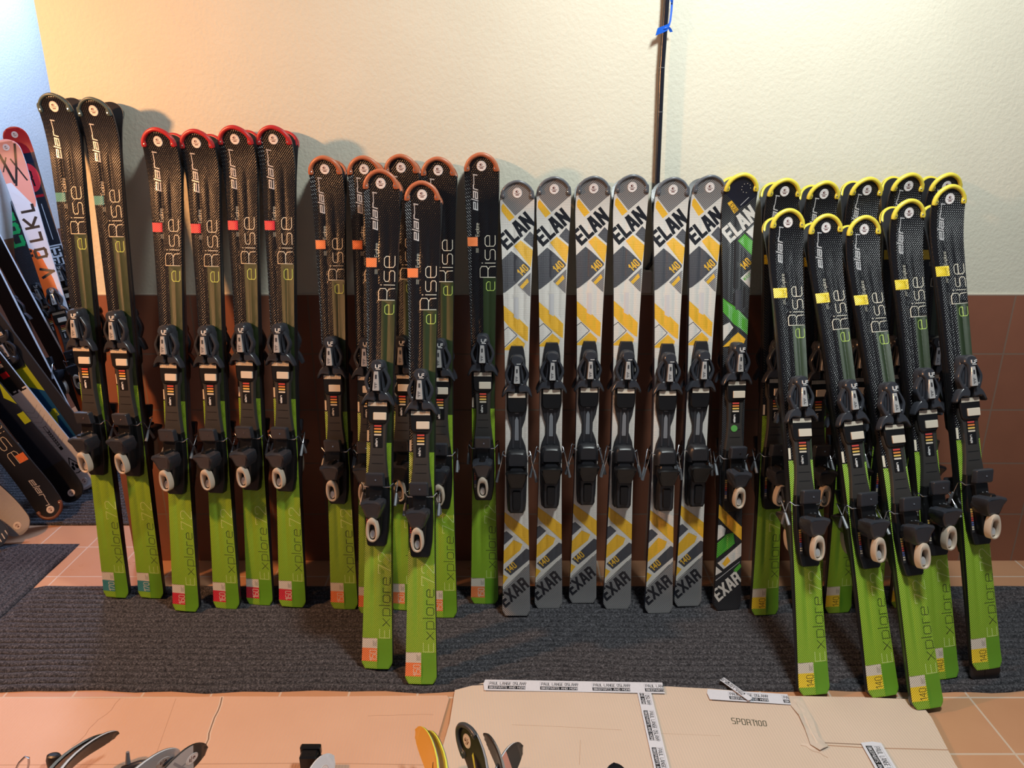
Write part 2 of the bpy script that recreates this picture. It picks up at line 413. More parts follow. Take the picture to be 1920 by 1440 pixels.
def binding(kind, root, st, style):
    """st = s of the top of the binding; parts run down the ski from there"""
    T = lambda s: .0165
    Sb = lambda bb: st - bb
    blk, gls, crm = M['black_plastic'], M['gloss_plastic'], M['cream_plastic']
    t0 = .026 if style == 'B' else 0
    # mounting plate
    b = MB()
    if style == 'B':
        pl = [(Sb(0), .018), (Sb(.012), .022), (Sb(.045), .027), (Sb(.12), .031), (Sb(.20), .032), (Sb(.235), .026), (Sb(.262), .017), (Sb(.29), .0165), (Sb(.32), .028), (Sb(.35), .033), (Sb(.40), .034), (Sb(.50), .031), (Sb(.528), .028), (Sb(.535), .022)]
        b.mound(sym(pl), [(0, .010), (0, .022), (.002, .0245)], M['satin_plastic'])
        b.mound(sym([(Sb(.225), .001), (Sb(.235), .0055), (Sb(.29), .0065), (Sb(.30), .006)]), [(0, .02), (0, .0258)], M['grey_plastic'])
        b.mound(rrect(-.014, -.009, Sb(.325), Sb(.215), .001), [(0, .02), (0, .0262)], M['dark_grey'])
        b.mound(rrect(.009, .014, Sb(.325), Sb(.215), .001), [(0, .02), (0, .0262)], M['dark_grey'])
    else:
        pl = [(Sb(.02), .022), (Sb(.09), .027), (Sb(.13), .031), (Sb(.175), .031), (Sb(.19), .025), (Sb(.25), .0225), (Sb(.29), .0245), (Sb(.33), .029), (Sb(.37), .033), (Sb(.44), .035), (Sb(.50), .032), (Sb(.535), .026), (Sb(.54), .023)]
        b.mound(sym(pl), [(0, .010), (0, .028), (.002, .0305)], M['plate_brown'])
        b.mound(sym([(Sb(.34), .030), (Sb(.37), .034), (Sb(.44), .036), (Sb(.50), .033), (Sb(.537), .027), (Sb(.542), .022)]), [(0, .012), (0, .032), (.0025, .035)], blk)
        for q in (.275, .30): b.mound(rrect(-.017, .017, Sb(q + .0012), Sb(q), .0005, 2), [(0, .02), (0, .0312)], blk)
    pobj = b.obj('binding_plate', root)
    # scale window with coloured bars
    if style != 'B':
        b = MB(); b.mound(rrect(-.0135, .0135, Sb(.255), Sb(.182), .002), [(0, .02), (0, .0312), (.0006, .0317)], blk)
        for i, mm in enumerate((M['bar_red'], M['bar_orange'], M['bar_yellow'], M['cream_plastic'])):
            b.mound(rrect(-.0105, .0105, Sb(.194 + .0085 * i), Sb(.1895 + .0085 * i), .0006, 2), [(0, .0312), (0, .0325)], mm)
        for p in text('elan', (-.001, Sb(.252)), (0, .012), (-.006, 0), .0013, .15):
            b.mound(p, [(0, .0312), (0, .0324)], M['white_ink'])
        b.obj('setting_scale', pobj)
    # toe piece
    b = MB(); q0 = t0
    S2 = lambda bb: st - t0 - bb
    b.mound(cr(sym([(S2(0), .010), (S2(.008), .019), (S2(.03), .0235), (S2(.07), .0225), (S2(.095), .026), (S2(.10), .02)]), 3), [(0, .018), (0, .036), (.003, .042), (.007, .044)], gls, tilt=lambda x, s: 0)
    b.mound(cr(sym([(S2(.000), .006), (S2(.006), .017), (S2(.022), .021), (S2(.034), .013), (S2(.060), .0105), (S2(.092), .0125), (S2(.094), .008)]), 4), [(0, .036), (0, .052), (.002, .058), (.005, .061)], gls, tilt=lambda x, s: -.0035 * abs(s - S2(.05)) / .05)
    for sg in (-1, 1):
        arm = cr([(sg * .014, S2(.018)), (sg * .024, S2(.030)), (sg * .0375, S2(.058)), (sg * .0335, S2(.080)), (sg * .0225, S2(.099) ), (sg * .015, S2(.075)), (sg * .0125, S2(.045))], 4)
        inn = cr([(sg * .0155, S2(.034)), (sg * .021, S2(.040)), (sg * .0285, S2(.060)), (sg * .0260, S2(.073)), (sg * .0205, S2(.083) ), (sg * .0185, S2(.072)), (sg * .016, S2(.052))], 4)
        b.ring(arm, inn, .036, .0535, gls, tilt=lambda x, s: -.004 * abs(x) / .03)
        wg = cr([(sg * .006, S2(.092)), (sg * .022, S2(.090)), (sg * .037, S2(.104)), (sg * .0475, S2(.128)), (sg * .043, S2(.133)), (sg * .030, S2(.118)), (sg * .006, S2(.118))], 4)
        b.mound(wg, [(0, .026), (0, .044), (.002, .049), (.004, .050)], gls, tilt=lambda x, s: -.10 * max(0, abs(x) - .022))
    b.mound(sym([(S2(.095), .024), (S2(.118), .031), (S2(.15), .031), (S2(.175), .029), (S2(.184), .022)]), [(0, .018), (0, .034), (.003, .037)], blk)
    tobj = b.obj('toe_piece', root)
    b = MB(); b.mound(sym([(S2(.034), .0052), (S2(.036), .0062), (S2(.086), .0098), (S2(.089), .0085)]), [(0, .056), (0, .0622), (.0008, .0632)], M['window_silver'])
    b.mound(rrect(-.002, .0025, S2(.055), S2(.043), .001), [(0, .06), (0, .0642)], M['dark_grey'])
    for k in range(5): b.mound(rrect(-.004, .003 if k % 2 else -.001, S2(.0672 + .0036 * k), S2(.0658 + .0036 * k), .0003, 1), [(0, .06), (0, .0642)], M['dark_grey'])
    b.obj('indicator_window', tobj)
    b = MB()
    for p in [] if style == 'B' else text('LF', (-.002, S2(.024)), (.013, 0), (0, .0085), .0019, .25): b.mound(p, [(0, .05), (0, .0615)], M['white_ink'])
    b.mound(rrect(-.001, .012, S2(.0285), S2(.027), .0003, 1), [(0, .05), (0, .0612)], M['white_ink'])
    b.obj('logo_print', tobj)
    # anti friction strip and pad
    if style == 'B':
        b = MB(); b.mound(rrect(-.006, .006, Sb(.214), Sb(.204), .001), [(0, .020), (0, .027)], M['grey_plastic']); b.obj('latch', pobj)
    if kind.get('dot'):
        b = MB(); b.mound(ell(-.003, Sb(.272), .0105, .0105, 20), [(0, .029), (0, .0322)], mat('dot_green', (.10, .36, .08), .5)); b.obj('round_label', pobj)
    b = MB()
    if style == 'B':
        b.mound(rrect(-.027, .027, S2(.136), S2(.121), .001), [(0, .03), (0, .0385), (.0008, .0395)], crm)
    else:
        for k in range(13):
            x = -.0275 + .0043 * k; b.mound(rrect(x, x + .0034, S2(.134), S2(.122), .0005, 1), [(0, .03), (0, .0385)], crm)
        b.mound(rrect(-.028, .028, S2(.1335), S2(.1325), .0004, 1), [(0, .03), (0, .0383)], crm)
    b.obj('sole_strip', tobj)
    if style != 'B':
        b = MB(); b.mound(rrect(-.012, .026, S2(.174), S2(.152), .002), [(0, .032), (0, .040), (.001, .041)], crm); b.obj('sliding_pad', tobj)
    # heel piece
    b = MB()
    if style == 'B':
        b.mound(cr(sym([(Sb(.328), .012), (Sb(.332), .026), (Sb(.35), .0335), (Sb(.375), .033), (Sb(.385), .028)]), 3), [(0, .024), (0, .046), (.004, .056), (.010, .060)], M['satin_plastic'])
        b.mound(sym([(Sb(.375), .018), (Sb(.39), .024), (Sb(.45), .026), (Sb(.52), .025), (Sb(.53), .02)]), [(0, .022), (0, .050), (.003, .056), (.006, .058)], M['satin_plastic'])
        b.mound(sym([(Sb(.391), .030), (Sb(.396), .0345), (Sb(.41), .032), (Sb(.44), .022), (Sb(.445), .018)]), [(0, .04), (0, .066), (.003, .073), (.007, .074)], blk, tilt=lambda x, s: 16 * x * x * (1 if s > Sb(.405) else .3))
    else:
        b.mound(rrect(-.027, .027, Sb(.364), Sb(.323), .006), [(0, .050), (0, .064), (.0025, .068), (.006, .0685)], gls, tilt=lambda x, s: .25 * (s - Sb(.345)))
        b.mound(rrect(-.020, .020, Sb(.40), Sb(.34), .003), [(0, .03), (0, .050), (.002, .052)], blk)
        b.mound(sym([(Sb(.390), .006), (Sb(.394), .009), (Sb(.41), .010)]), [(0, .04), (0, .090), (.002, .094)], blk)
        b.mound(sym([(Sb(.396), .016), (Sb(.401), .0305), (Sb(.409), .032), (Sb(.425), .028), (Sb(.445), .021), (Sb(.452), .016)]), [(0, .030), (0, .080), (.003, .091), (.008, .094)], gls, tilt=lambda x, s: 14 * x * x * (1 if s > Sb(.410) else .35) + .2 * (s - Sb(.43)))
        b.mound(sym([(Sb(.43), .020), (Sb(.45), .021), (Sb(.50), .018), (Sb(.51), .014)]), [(0, .030), (0, .058), (.003, .066), (.006, .068)], blk)
    hobj = b.obj('heel_piece', root)
    if style == 'B':
        b = MB(); b.mound(sym([(Sb(.455), .010), (Sb(.459), .013), (Sb(.50), .013), (Sb(.515), .011)]), [(0, .05), (0, .061), (.002, .065)], blk); b.obj('release_lever', hobj)
    else:
        b = MB()
        for sg in (0, 1):
            b = MB(); b.ring(ell(.002 + .012 * sg, Sb(.392), .0034, .0034, 12), ell(.002 + .012 * sg, Sb(.392), .0015, .0015, 12), .044, .0545, M['chrome']); b.obj('screw', hobj)
        b = MB(); b.mound(rrect(.006 - .004, .006, Sb(.345), Sb(.341), .0012), [(0, .055), (0, .0702)], M['chrome'])
        b.obj('screw', hobj)
        b = MB(); cy = Sb(.482)
        o_ = cr([(0, cy + .036), (.011, cy + .028), (.0165, cy + .008), (.0170, cy - .014), (.011, cy - .031), (0, cy - .036), (-.011, cy - .031), (-.0170, cy - .014), (-.0165, cy + .008), (-.011, cy + .028)], 3)
        i_ = cr([(0, cy + .017), (.0066, cy + .015), (.0092, cy + .005), (.0104, cy - .014), (.0075, cy - .026), (0, cy - .030), (-.0075, cy - .026), (-.0104, cy - .014), (-.0092, cy + .005), (-.0066, cy + .015)], 3)
        b.ring(o_, i_, .068, .092, M['lever_cream'], tilt=lambda x, s: .22 * (s - cy))
        lv = b.obj('release_lever', hobj)
        b = MB(); b.mound(ell(0, cy - .014, .0092, .0135, 16), [(0, .06), (0, .076), (.002, .080), (.0045, .081)], M['window_silver']); b.obj('lever_button', lv)
        b = MB(); b.mound(rrect(-.030, -.022, Sb(.505), Sb(.435), .001), [(0, .03), (0, .0355)], M['dark_grey'])
        cols = (M['bar_yellow'], M['bar_orange'], M['bar_red'], M['bar_blue'], M['cream_plastic'])
        for k in range(10):
            for j in range(2): b.mound(rrect(-.0290 + .0034 * j, -.0266 + .0034 * j, Sb(.4405 + .0063 * k), Sb(.4365 + .0063 * k), .0003, 1), [(0, .035), (0, .0365)], cols[min(4, k // 2)])
        b.obj('din_table', hobj)
    # brake: two wire arms that reach back past the edges
    for sg in (-1, 1):
        b = MB()
        if style == 'B':
            P = [(sg * .020, Sb(.352), .03), (sg * .037, Sb(.350), .032), (sg * .042, Sb(.345), .030), (sg * .0445, Sb(.350), .026), (sg * .052, Sb(.385), .016), (sg * .057, Sb(.405), .010)]
            b.tube(P, .0019, M['steel_wire'])
            b.tube([(sg * .056, Sb(.402), .011), (sg * .062, Sb(.430), .004), (sg * .064, Sb(.440), .001)], [.003, .0042, .0052], M['grey_plastic'])
        else:
            P = [(sg * .020, Sb(.368), .035), (sg * .036, Sb(.368), .034), (sg * .046, Sb(.358), .028), (sg * .0485, Sb(.362), .020), (sg * .049, Sb(.395), -.004)]
            b.tube(P, .0019, M['steel_wire'])
            b.tube([(sg * .0492, Sb(.392), -.002), (sg * .050, Sb(.415), -.016), (sg * .050, Sb(.425), -.022)], [.0034, .0048, .0044], M['grey_plastic'])
        b.obj('brake_arm', root)

# ------------------------------------------------------------------ materials in use
blackweave = dict(weave='herring', pitch=.0062, bump=.95)
M = {}
M['side'] = mat('sidewall_black', (.012, .012, .014), .35)
M['steel'] = mat('edge_steel', (.30, .30, .32), .3, 1.0)
M['steel_wire'] = mat('wire_steel', (.55, .56, .6), .25, 1.0)
M['chrome'] = mat('chrome', (.8, .8, .82), .18, 1.0)
M['sticker'] = mat('sticker_paper', (.78, .72, .70), .5)
M['red_ink'] = mat('red_ink', (.12, .03, .03), .5)
M['black_plastic'] = mat('black_plastic', (.006, .006, .007), .36, spec=.4)
M['gloss_plastic'] = mat('gloss_plastic', (.030, .032, .040), .24)
M['satin_plastic'] = mat('satin_plastic', (.016, .016, .019), .38)
M['dark_grey'] = mat('dark_grey_plastic', (.03, .03, .035), .4)
M['grey_plastic'] = mat('grey_plastic', (.16, .17, .19), .4)
M['plate_brown'] = mat('plate_anthracite', (.030, .027, .025), .5)
M['cream_plastic'] = mat('cream_plastic', (.62, .55, .45), .5)
M['lever_cream'] = mat('lever_cream', (.55, .47, .38), .4)
M['window_silver'] = mat('window_silver', (.70, .68, .66), .22, .55)
M['white_ink'] = mat('white_ink', (.75, .75, .75), .5)
M['bar_red'] = mat('bar_red', (.55, .06, .05), .5)
M['bar_orange'] = mat('bar_orange', (.70, .22, .05), .5)
M['bar_yellow'] = mat('bar_yellow', (.75, .50, .12), .5)
M['bar_blue'] = mat('bar_blue', (.12, .14, .35), .5)
BLK = mat('topsheet_black', (.004, .004, .006), .25, weave='herring', pitch=.0080, bump=1.0, col2=(.010, .010, .012), spec=.42)
GRN = mat('topsheet_lime', (.22, .39, .020), .36, weave='diag', pitch=.0058, bump=.55, col2=(.28, .47, .035))
DGN = mat('topsheet_green', (.12, .31, .015), .36, weave='herring', pitch=.0040, bump=.5, col2=(.16, .37, .02))
OLV = mat('topsheet_olive', (.012, .022, .010), .34, weave='herring', pitch=.0045, bump=.5, col2=(.032, .062, .012))
TCREAM = mat('print_cream', (.68, .62, .50), .5)
TLIME = mat('print_lime', (.50, .68, .14), .45)
TPALE = mat('print_pale_lime', (.55, .68, .26), .45)
TDARK = mat('print_dark', (.02, .03, .01), .45)
LOGO = mat('print_silver', (.62, .60, .60), .35, .3)
LABW = mat('label_cream', (.66, .58, .48), .5, weave='diag', pitch=.006, bump=.4)
WHT = mat('topsheet_white', (.60, .57, .53), .32, weave='cross', pitch=.0062, bump=.42)
YEL = mat('topsheet_yellow', (.72, .40, .03), .34, weave='cross', pitch=.0062, bump=.42)
CHA = mat('topsheet_charcoal', (.055, .055, .065), .36, weave='cross', pitch=.0062, bump=.42)
GRY = mat('topsheet_grey', (.20, .19, .19), .40, weave='diag', pitch=.0062, bump=.7)
PAL = mat('topsheet_pale', (.50, .49, .50), .4)
INK = mat('topsheet_ink', (.008, .009, .014), .38)
NAVY = mat('topsheet_navy', (.010, .011, .022), .3)
KCH = mat('topsheet_dark_charcoal', (.018, .018, .021), .38, weave='diag', pitch=.0062, bump=.55, spec=.4)
KGR = mat('topsheet_kelly', (.07, .33, .03), .36, weave='diag', pitch=.0062, bump=.7)

ACC = {'teal': ((.05, .23, .24), (.06, .09, .09), '170'), 'red': ((.62, .03, .05), (.42, .02, .025), '160'),
       'orange': ((.85, .22, .07), (.42, .13, .06), '150'), 'yellow': ((.85, .60, .03), (.72, .58, .06), '140')}
def rect(x0, x1, s0, s1): return [(x0, s0), (x1, s0), (x1, s1), (x0, s1)]

def elan_logo(x, s, L_):
    """italic wordmark running up the ski, last letter drawn out into a hook"""
    k = L_ / 3.6; sl = .12; o = []
    def P(tx, ty): return (x - ty * k * .42 - 0 * tx, s + (tx + ty * sl) * k)
    W = .0030 if L_ < .12 else .0034
    def st(pl): return stroke([P(*p) for p in pl], W)
    o += st([(.05, .55), (.75, .55), (.75, 1), (.05, 1), (.05, .05), (.8, .05)])
    o += st([(1.0, -.05), (1.0, 1.45)])
    o += st([(1.2, 1), (1.85, 1), (1.85, .05), (1.2, .05), (1.2, .55), (1.85, .55)])
    o += st([(2.1, .0), (2.1, 1), (2.45, 1)])
    o += stroke([P(2.3, 1.0), P(2.65, .85), P(3.5, .85)], W * .75)
    o += stroke([P(3.5, .95), P(3.55, .05)], W)
    return o

def explore_kind(acc, L):
    col, gcol, num = ACC[acc]; k = {'L': L, 'wt': .0545 if L > 1.45 else .0515, 'ww': .0365, 'wl': .0465}
    ACM = mat('label_' + acc, col, .42, weave='diag', pitch=.006, bump=.5)
    z = {1.61: dict(st=.984, e0=.072, e1=.180, b0=.279, b1=.306, t0=.262, t1=.402, l0=.412, l1=.447, lg=.165),
         1.53: dict(st=.948, e0=.065, e1=.179, b0=.272, b1=.300, t0=.262, t1=.402, l0=.414, l1=.449, lg=.165),
         1.45: dict(st=.910, e0=.060, e1=.165, b0=.245, b1=.272, t0=.240, t1=.368, l0=.378, l1=.408, lg=.165),
         1.39: dict(st=.905, e0=.048, e1=.150, b0=.224, b1=.253, t0=.221, t1=.336, l0=.343, l1=.372, lg=.165)}[L]
    st = z['st']; lime = st - .242
    p = []
    p.append((OLV, [rect(.002, .08, lime, L - z['t1'])]))
    p.append((GRN, [rect(-.08, .08, -.1, lime)]))
    p.append((DGN, [rect(.002, .08, -.1, .089)]))
    p.append((LABW, [rect(-.08, .0005, .060, .090)]))
    p.append((ACM, [rect(-.08, .0005, .021, .060)]))
    p.append((TDARK, [rect(-.012 + .003 * i, -.0112 + .003 * i, .066, .084 - .003 * (i % 3)) for i in range(4)]))
    p.append((TDARK if acc == 'yellow' else TCREAM, upright(num, -.002, .024, .0195, .0016, .2)))
    # tail text
    p.append((TPALE, text('E', (.037, .092), (0, .052), (-.030, 0), .0015)))
    p.append((TDARK, text('xplore', (.037, .128), (0, .0435), (-.031, 0), .0019, .20)))
    p.append((TPALE, text('72', (.038, .284), (0, .051), (-.036, 0), .0016, .2)))
    # shovel
    p.append((ACM, [rect(-.060, -.0145 if L > 1.4 else -.006, L - z['b1'], L - z['b0'])]))
    if acc == 'yellow': p.append((TDARK, upright('140', -.007, L - z['b1'] + .004, .011, .0008)))
    xo = -.010
    p.append((TCREAM, upright('Explore', xo, L - z['b0'] + .003, .0105, .0008, .15)))
    p.append((TCREAM, [rect(xo - .009 + .003 * i, xo - .0084 + .003 * i, L - z['b1'] - .020, L - z['b1'] - .006) for i in range(3)]))
    span = z['t1'] - z['t0']; sz = span / (text_len('Rise', .16) + .02) 
    p.append((TCREAM, text('Rise', (.0395, L - z['t1'] + .001), (0, sz), (-.047, 0), .0019, .16)))
    p.append((TLIME, text('e', (.038, L - z['l1']), (0, (z['l1'] - z['l0']) / .5 * .9), (-.040, 0), .0015)))
    p.append((LOGO, elan_logo(-.0135, L - z['e1'], z['e1'] - z['e0'])))
    # inventory strip on the left edge
    p.append((TCREAM, [rect(-.0355, -.0295, lime + .004, lime + .036)]))
    k['paint'] = p; k['base'] = BLK; k['st'] = st; k['style'] = 'A'
    k['guard'] = mat('guard_' + acc, gcol, .38); k['big'] = acc != 'teal'
    return k

def bold(txt, o, a, up, wd, gap=.2):
    e1 = Vector(a) - Vector(o); L_ = text_len(txt, gap); e1 = e1 / L_
    return text(txt, o, tuple(e1), tuple(Vector(up) - Vector(o)), wd, gap)
def exar_white():
    p = [(GRY, [[(-.0667, 1.41), (.0787, 1.41), (.0801, 1.36), (.0524, 1.338), (-.0064, 1.288), (-.0455, 1.331), (-.046, 1.348), (-.0656, 1.348)]]),
    (YEL, [[(-.0436, 1.324), (-.0085, 1.284), (-.0243, 1.271), (-.0484, 1.302), (-.0487, 1.316)]]),
    (CHA, [[(.0395, 1.241), (.0516, 1.23), (.0502, 1.191), (.0447, 1.194), (.0187, 1.216)]]),
    (YEL, [[(.0107, 1.214), (.0478, 1.184), (.0488, 1.179), (.0423, 1.131), (-.0096, 1.196)]]),
    (CHA, [[(-.0182, 1.181), (-.0483, 1.153), (-.0439, 1.051), (-.0363, 1.054), (-.0026, 1.081), (.0407, 1.125), (.0396, 1.131), (.0022, 1.165)]]),
    (GRY, [[(.0012, 1.077), (.043, 1.116), (.0414, 1.04), (.0351, 1.044)]]),
    (YEL, [[(.0085, 1.071), (.0317, 1.097), (.037, 1.086), (.0163, 1.064)], [(-.0425, 1.013), (.0042, .974), (.0352, .945), (.0345, .9), (.025, .905), (-.0263, .948), (-.0435, .969)],
           [(-.0146, .9), (.0017, .915), (.0253, .894), (.0197, .873), (-.045, .873)]]),
    (PAL, [[(-.0101, 1.038), (.0043, 1.038), (.0051, .968), (-.0097, .976)]]),
    (INK, stroke([(-.0446, .932), (-.0273, .946), (-.0005, .92), (-.0433, .878)], .0018)),
    (YEL, [[(-.045, .355), (-.0372, .349), (.045, .286), (.045, .232), (-.031, .303), (-.0443, .325)]]),
    (CHA, [[(-.0478, .277), (-.0319, .287), (-.0108, .268), (-.0493, .231)], [(-.0404, .156), (.0316, .229), (.0459, .221), (.0454, .193), (-.0191, .137)]]),
    (YEL, [[(-.0501, .209), (-.0092, .257), (.0196, .243), (.0124, .223), (-.0505, .167)], [(-.0523, .145), (-.0268, .131), (-.0444, .104), (-.0553, .105)]]),
    (GRY, [[(-.0653, .097), (-.0389, .09), (.0498, .185), (.0602, .101), (.0643, -.028), (-.0678, -.029) ]]),
    (INK, stroke([(-.039, .094), (.0296, .165)], .0015)),
    (YEL, bold('140', (.0147, 1.105), (.0345, 1.125), (-.0000, 1.120), .0038, .3)),
    (YEL, bold('140', (-.0218, .146), (.0010, .168), (-.0343, .160), .0032, .3)),
    (INK, bold('ELAN', (-.0305, 1.190), (.0500, 1.264), (-.0570, 1.221), .0105, .36)),
    (INK, bold('EXAR', (-.0350, .032), (.0385, .100), (-.0560, .060), .0080, .34))]
    return {'L': 1.39, 'wt': .0525, 'ww': .0360, 'wl': .0465, 'paint': p, 'base': WHT, 'st': .887, 'style': 'B', 'side': mat('sidewall_steel_blue', (.05, .07, .12), .25),
            'guard': mat('guard_grey', (.10, .11, .13), .3), 'big': False}
def exar_black():
    W2 = WHT
    p = [(NAVY, [[(-.0626, 1.41), (.0778, 1.41), (.0802, 1.347), (.0033, 1.291), (-.0562, 1.340)]]),
    (YEL, [[(-.038, 1.306), (-.026, 1.314), (-.001, 1.286), (-.0138, 1.275)]]),
    (W2, [[(.0258, 1.22), (.0532, 1.244), (.0715, 1.232), (.0591, 1.193)], [(.0109, 1.08), (.0637, 1.122), (.0553, 1.039), (.0511, 1.043)]]),
    (KGR, [[(.0002, 1.194), (.0225, 1.215), (.0632, 1.181), (.0614, 1.142), (.0486, 1.148)], [(-.0436, 1.021), (-.008, .996), (.0111, .979), (.0474, .944), (.0495, .896), (.0133, .926), (-.0057, .938), (-.042, .978)]]),
    (CHA, [[(-.0038, 1.044), (.0165, 1.044), (.0181, .983), (-.0024, .983)]]),
    (W2, [[(-.0404, .935), (-.0203, .945), (-.0073, .928), (-.0386, .887)]]),
    (YEL, [[(.0076, .913), (.0322, .892), (.0257, .874), (-.04, .868), (-.0122, .895)], [(-.0455, .368), (-.0378, .36), (.0432, .278), (.0452, .232), (-.0124, .286), (-.0465, .324)]]),
    (W2, [[(-.0303, .292), (-.0134, .278), (-.0177, .257), (-.0484, .233), (-.0503, .289)], [(-.0383, .163), (.0476, .234), (.0495, .189), (-.0172, .141)], [(-.0535, .16), (-.022, .133), (-.0519, .114)]]),
    (KGR, [[(-.0505, .222), (-.0115, .259), (.0111, .264), (.0176, .227), (-.0513, .17)], [(.0161, .135), (.0355, .159), (.0436, .148), (.0266, .127)]]),
    (YEL, [[(-.023, .16), (-.0061, .184), (.0047, .168), (-.0124, .149)]]),
    (PAL, stroke([(-.0413, .103), (.0353, .164)], .0018) + stroke([(.004, 1.300), (.026, 1.322)], .0016)),
    (TCREAM, [ell(.014 + .014 * math.cos(a * .7), 1.349 + .013 * math.sin(a * .7), .0011, .0011, 6) for a in range(8)]),
    (INK, text('EXAR', (-.030, 1.298), (.0075, -.0085), (.008, .008), .0016, .2)),
    (YEL, bold('140', (.0241, 1.106), (.0453, 1.126), (.0092, 1.121), .0034, .3)),
    (KGR, bold('WAVE', (.0256, 1.072), (.047, 1.090), (.0190, 1.080), .0016, .3)),
    (W2, bold('ELAN', (-.0225, 1.193), (.0570, 1.264), (-.0480, 1.225), .0100, .36)),
    (W2, bold('EXAR', (-.0300, .034), (.0420, .098), (-.0500, .064), .0078, .34))]
    return {'L': 1.39, 'wt': .0525, 'ww': .0360, 'wl': .0460, 'paint': p, 'base': KCH, 'st': .884, 'style': 'A',
            'guard': mat('guard_yellow', (.78, .58, .05), .38), 'big': True, 'nostick': True, 'dot': True}

def make_ski(kind, name='ski'):
    r = bpy.data.objects.new(name, None); COL.objects.link(r); r.empty_display_size = .05
    ski_body(kind, r)
    if kind.get('guard'): tip_guard(kind, r, kind['guard'], kind.get('big', True))
    if not kind.get('nostick'): sticker(kind, r)
    if kind.get('style'): binding(kind, r, kind['st'], kind['style'])
    return r
def children(o): return [c for c in bpy.data.objects if c.parent == o]
KIDS = {}
def copy_tree(o, parent=None):
    c = o.copy(); COL.objects.link(c)
    if parent: c.parent = parent
    if o.name not in KIDS: KIDS[o.name] = children(o)
    for ch in KIDS[o.name]: copy_tree(ch, c)
    return c
USED = set()
def inst(proto):
    if proto.name in USED: return copy_tree(proto)
    USED.add(proto.name); KIDS[proto.name] = children(proto)
    for c in KIDS[proto.name]:
        KIDS[c.name] = children(c)
        for d in KIDS[c.name]: KIDS[d.name] = children(d)
    return proto
def tag(o, label, cat, group=None, kind=None):
    if label: o['label'] = label
    if cat: o['category'] = cat
    if group: o['group'] = group
    if kind: o['kind'] = kind
    return o
def frame(T, P, L, r, face=(0, -1, 0), th=.010):
    """matrix that puts the tail centre (base side) at T and the raised tip at P; face = side the topsheet looks to"""
    T = Vector(T); P = Vector(P); v = P - T; d = v.length; sc = d / math.sqrt(L * L + r * r)
    Z0 = v.normalized(); f = Vector(face); f = (f - Z0 * f.dot(Z0)).normalized()
    a = math.atan2(r, L)                     # the tip leans out towards the face by r
    Z = (Z0 * math.cos(a) - f * math.sin(a)).normalized(); f = (f - Z * f.dot(Z)).normalized()
    Y = -f; X = Y.cross(Z)
    m = Matrix((X, Y, Z)).transposed().to_4x4() @ Matrix.Scale(sc, 4)
    m.translation = T
    return m

P170, P160, P150, P140 = (make_ski(explore_kind(a, l)) for a, l in (('teal', 1.61), ('red', 1.53), ('orange', 1.45), ('yellow', 1.39)))
PW, PB = make_ski(exar_white()), make_ski(exar_black())

ORD = ['first', 'second', 'third', 'fourth', 'fifth', 'sixth']
def pair(proto, L, tip, tail, yt, labF, labR, group, lift=0.0, dx=0.0, face=None, drear=0.0):
    if face is None: face = (.13 * max(-1, min(1, (tip[0] - 1000) / 600)), -1, 0)
    T = on_floor(tail[0], tail[1], .012); P = on_y(tip[0], tip[1], yt)
    if lift: T = T + (P - T).normalized() * lift
    m = frame(T, P, L, .045, face)
    o = inst(proto); o.matrix_world = m; tag(o, labF, 'ski', group)
    # mate: same ski turned round, bases together, standing on the floor
    sl = -(lift + drear) / 1.0
    loc = Matrix.Translation((dx, .0015, sl)) @ Matrix.Rotation(PI, 4, 'Z')
    o2 = inst(proto); o2.matrix_world = m @ loc; tag(o2, labR, 'ski', group)
    return o, o2
# teal tipped
for i, (tp, tl) in enumerate([((92, 174), (221, 1117)), ((167, 182), (286, 1118))]):
    n = ('leftmost', 'second')[i]
    pair(P170, 1.61, tp, tl, -.1, 'front ski of the %s tall black and lime pair, 170 tail label in teal' % n, 'rear ski behind the %s tall pair with the teal 170 label' % n, 'tall skis with teal labels')
for i, (tp, tl) in enumerate([((290, 240), (351, 1143)), ((362, 243), (427, 1138)), ((435, 236), (489, 1131)), ((508, 236), (550, 1135))]):
    pair(P160, 1.53, tp, tl, -.1, 'front ski of the %s red-tipped pair from the left, black and lime, against the wall' % ORD[i], 'rear ski of the %s red-tipped pair from the left, hidden behind its mate' % ORD[i], 'skis with red tips and red 160 labels')
for i, (tp, tl) in enumerate([((605, 293), (647, 1139)), ((680, 293), (699, 1148)), ((750, 290), (760, 1141)), ((820, 295), (831, 1155)), ((902, 287), (909, 1129))]):
    pair(P150, 1.45, tp, tl, -.1, 'front ski of the %s orange-tipped pair from the left in the back row' % ORD[i], 'rear ski of the %s orange-tipped pair from the left in the back row' % ORD[i], 'back row of skis with orange tips')
for i, (tp, tl) in enumerate([((712, 318), (708, 1251)), ((790, 340), (790, 1280))]):
    n = ('left', 'right')[i]
    pair(P150, 1.45, tp, tl, -.22, 'front ski of the %s one of two orange-tipped pairs standing out on the mat' % n, 'rear ski of the %s one of two orange-tipped pairs standing out on the mat' % n, 'orange-tipped skis standing in front')
for i, (tp, tl) in enumerate([((970, 338), (968, 1152)), ((1040, 331), (1028, 1138)), ((1115, 330), (1092, 1128)), ((1188, 327), (1156, 1139)), ((1265, 332), (1234, 1147)), ((1335, 328), (1288, 1134))]):
    pair(PW, 1.39, tp, tl, -.1, 'front ski of the %s white, yellow and grey pair from the left' % ORD[i], 'rear ski of the %s white, yellow and grey pair from the left' % ORD[i], 'white and yellow skis with black lettering', dx=0.0)
pair(PB, 1.39, (1395, 325), (1362, 1141), -.1, 'front ski of the charcoal pair with green blocks, white lettering and yellow tip', 'rear ski of the charcoal and green pair, behind its mate', 'charcoal skis with green blocks')
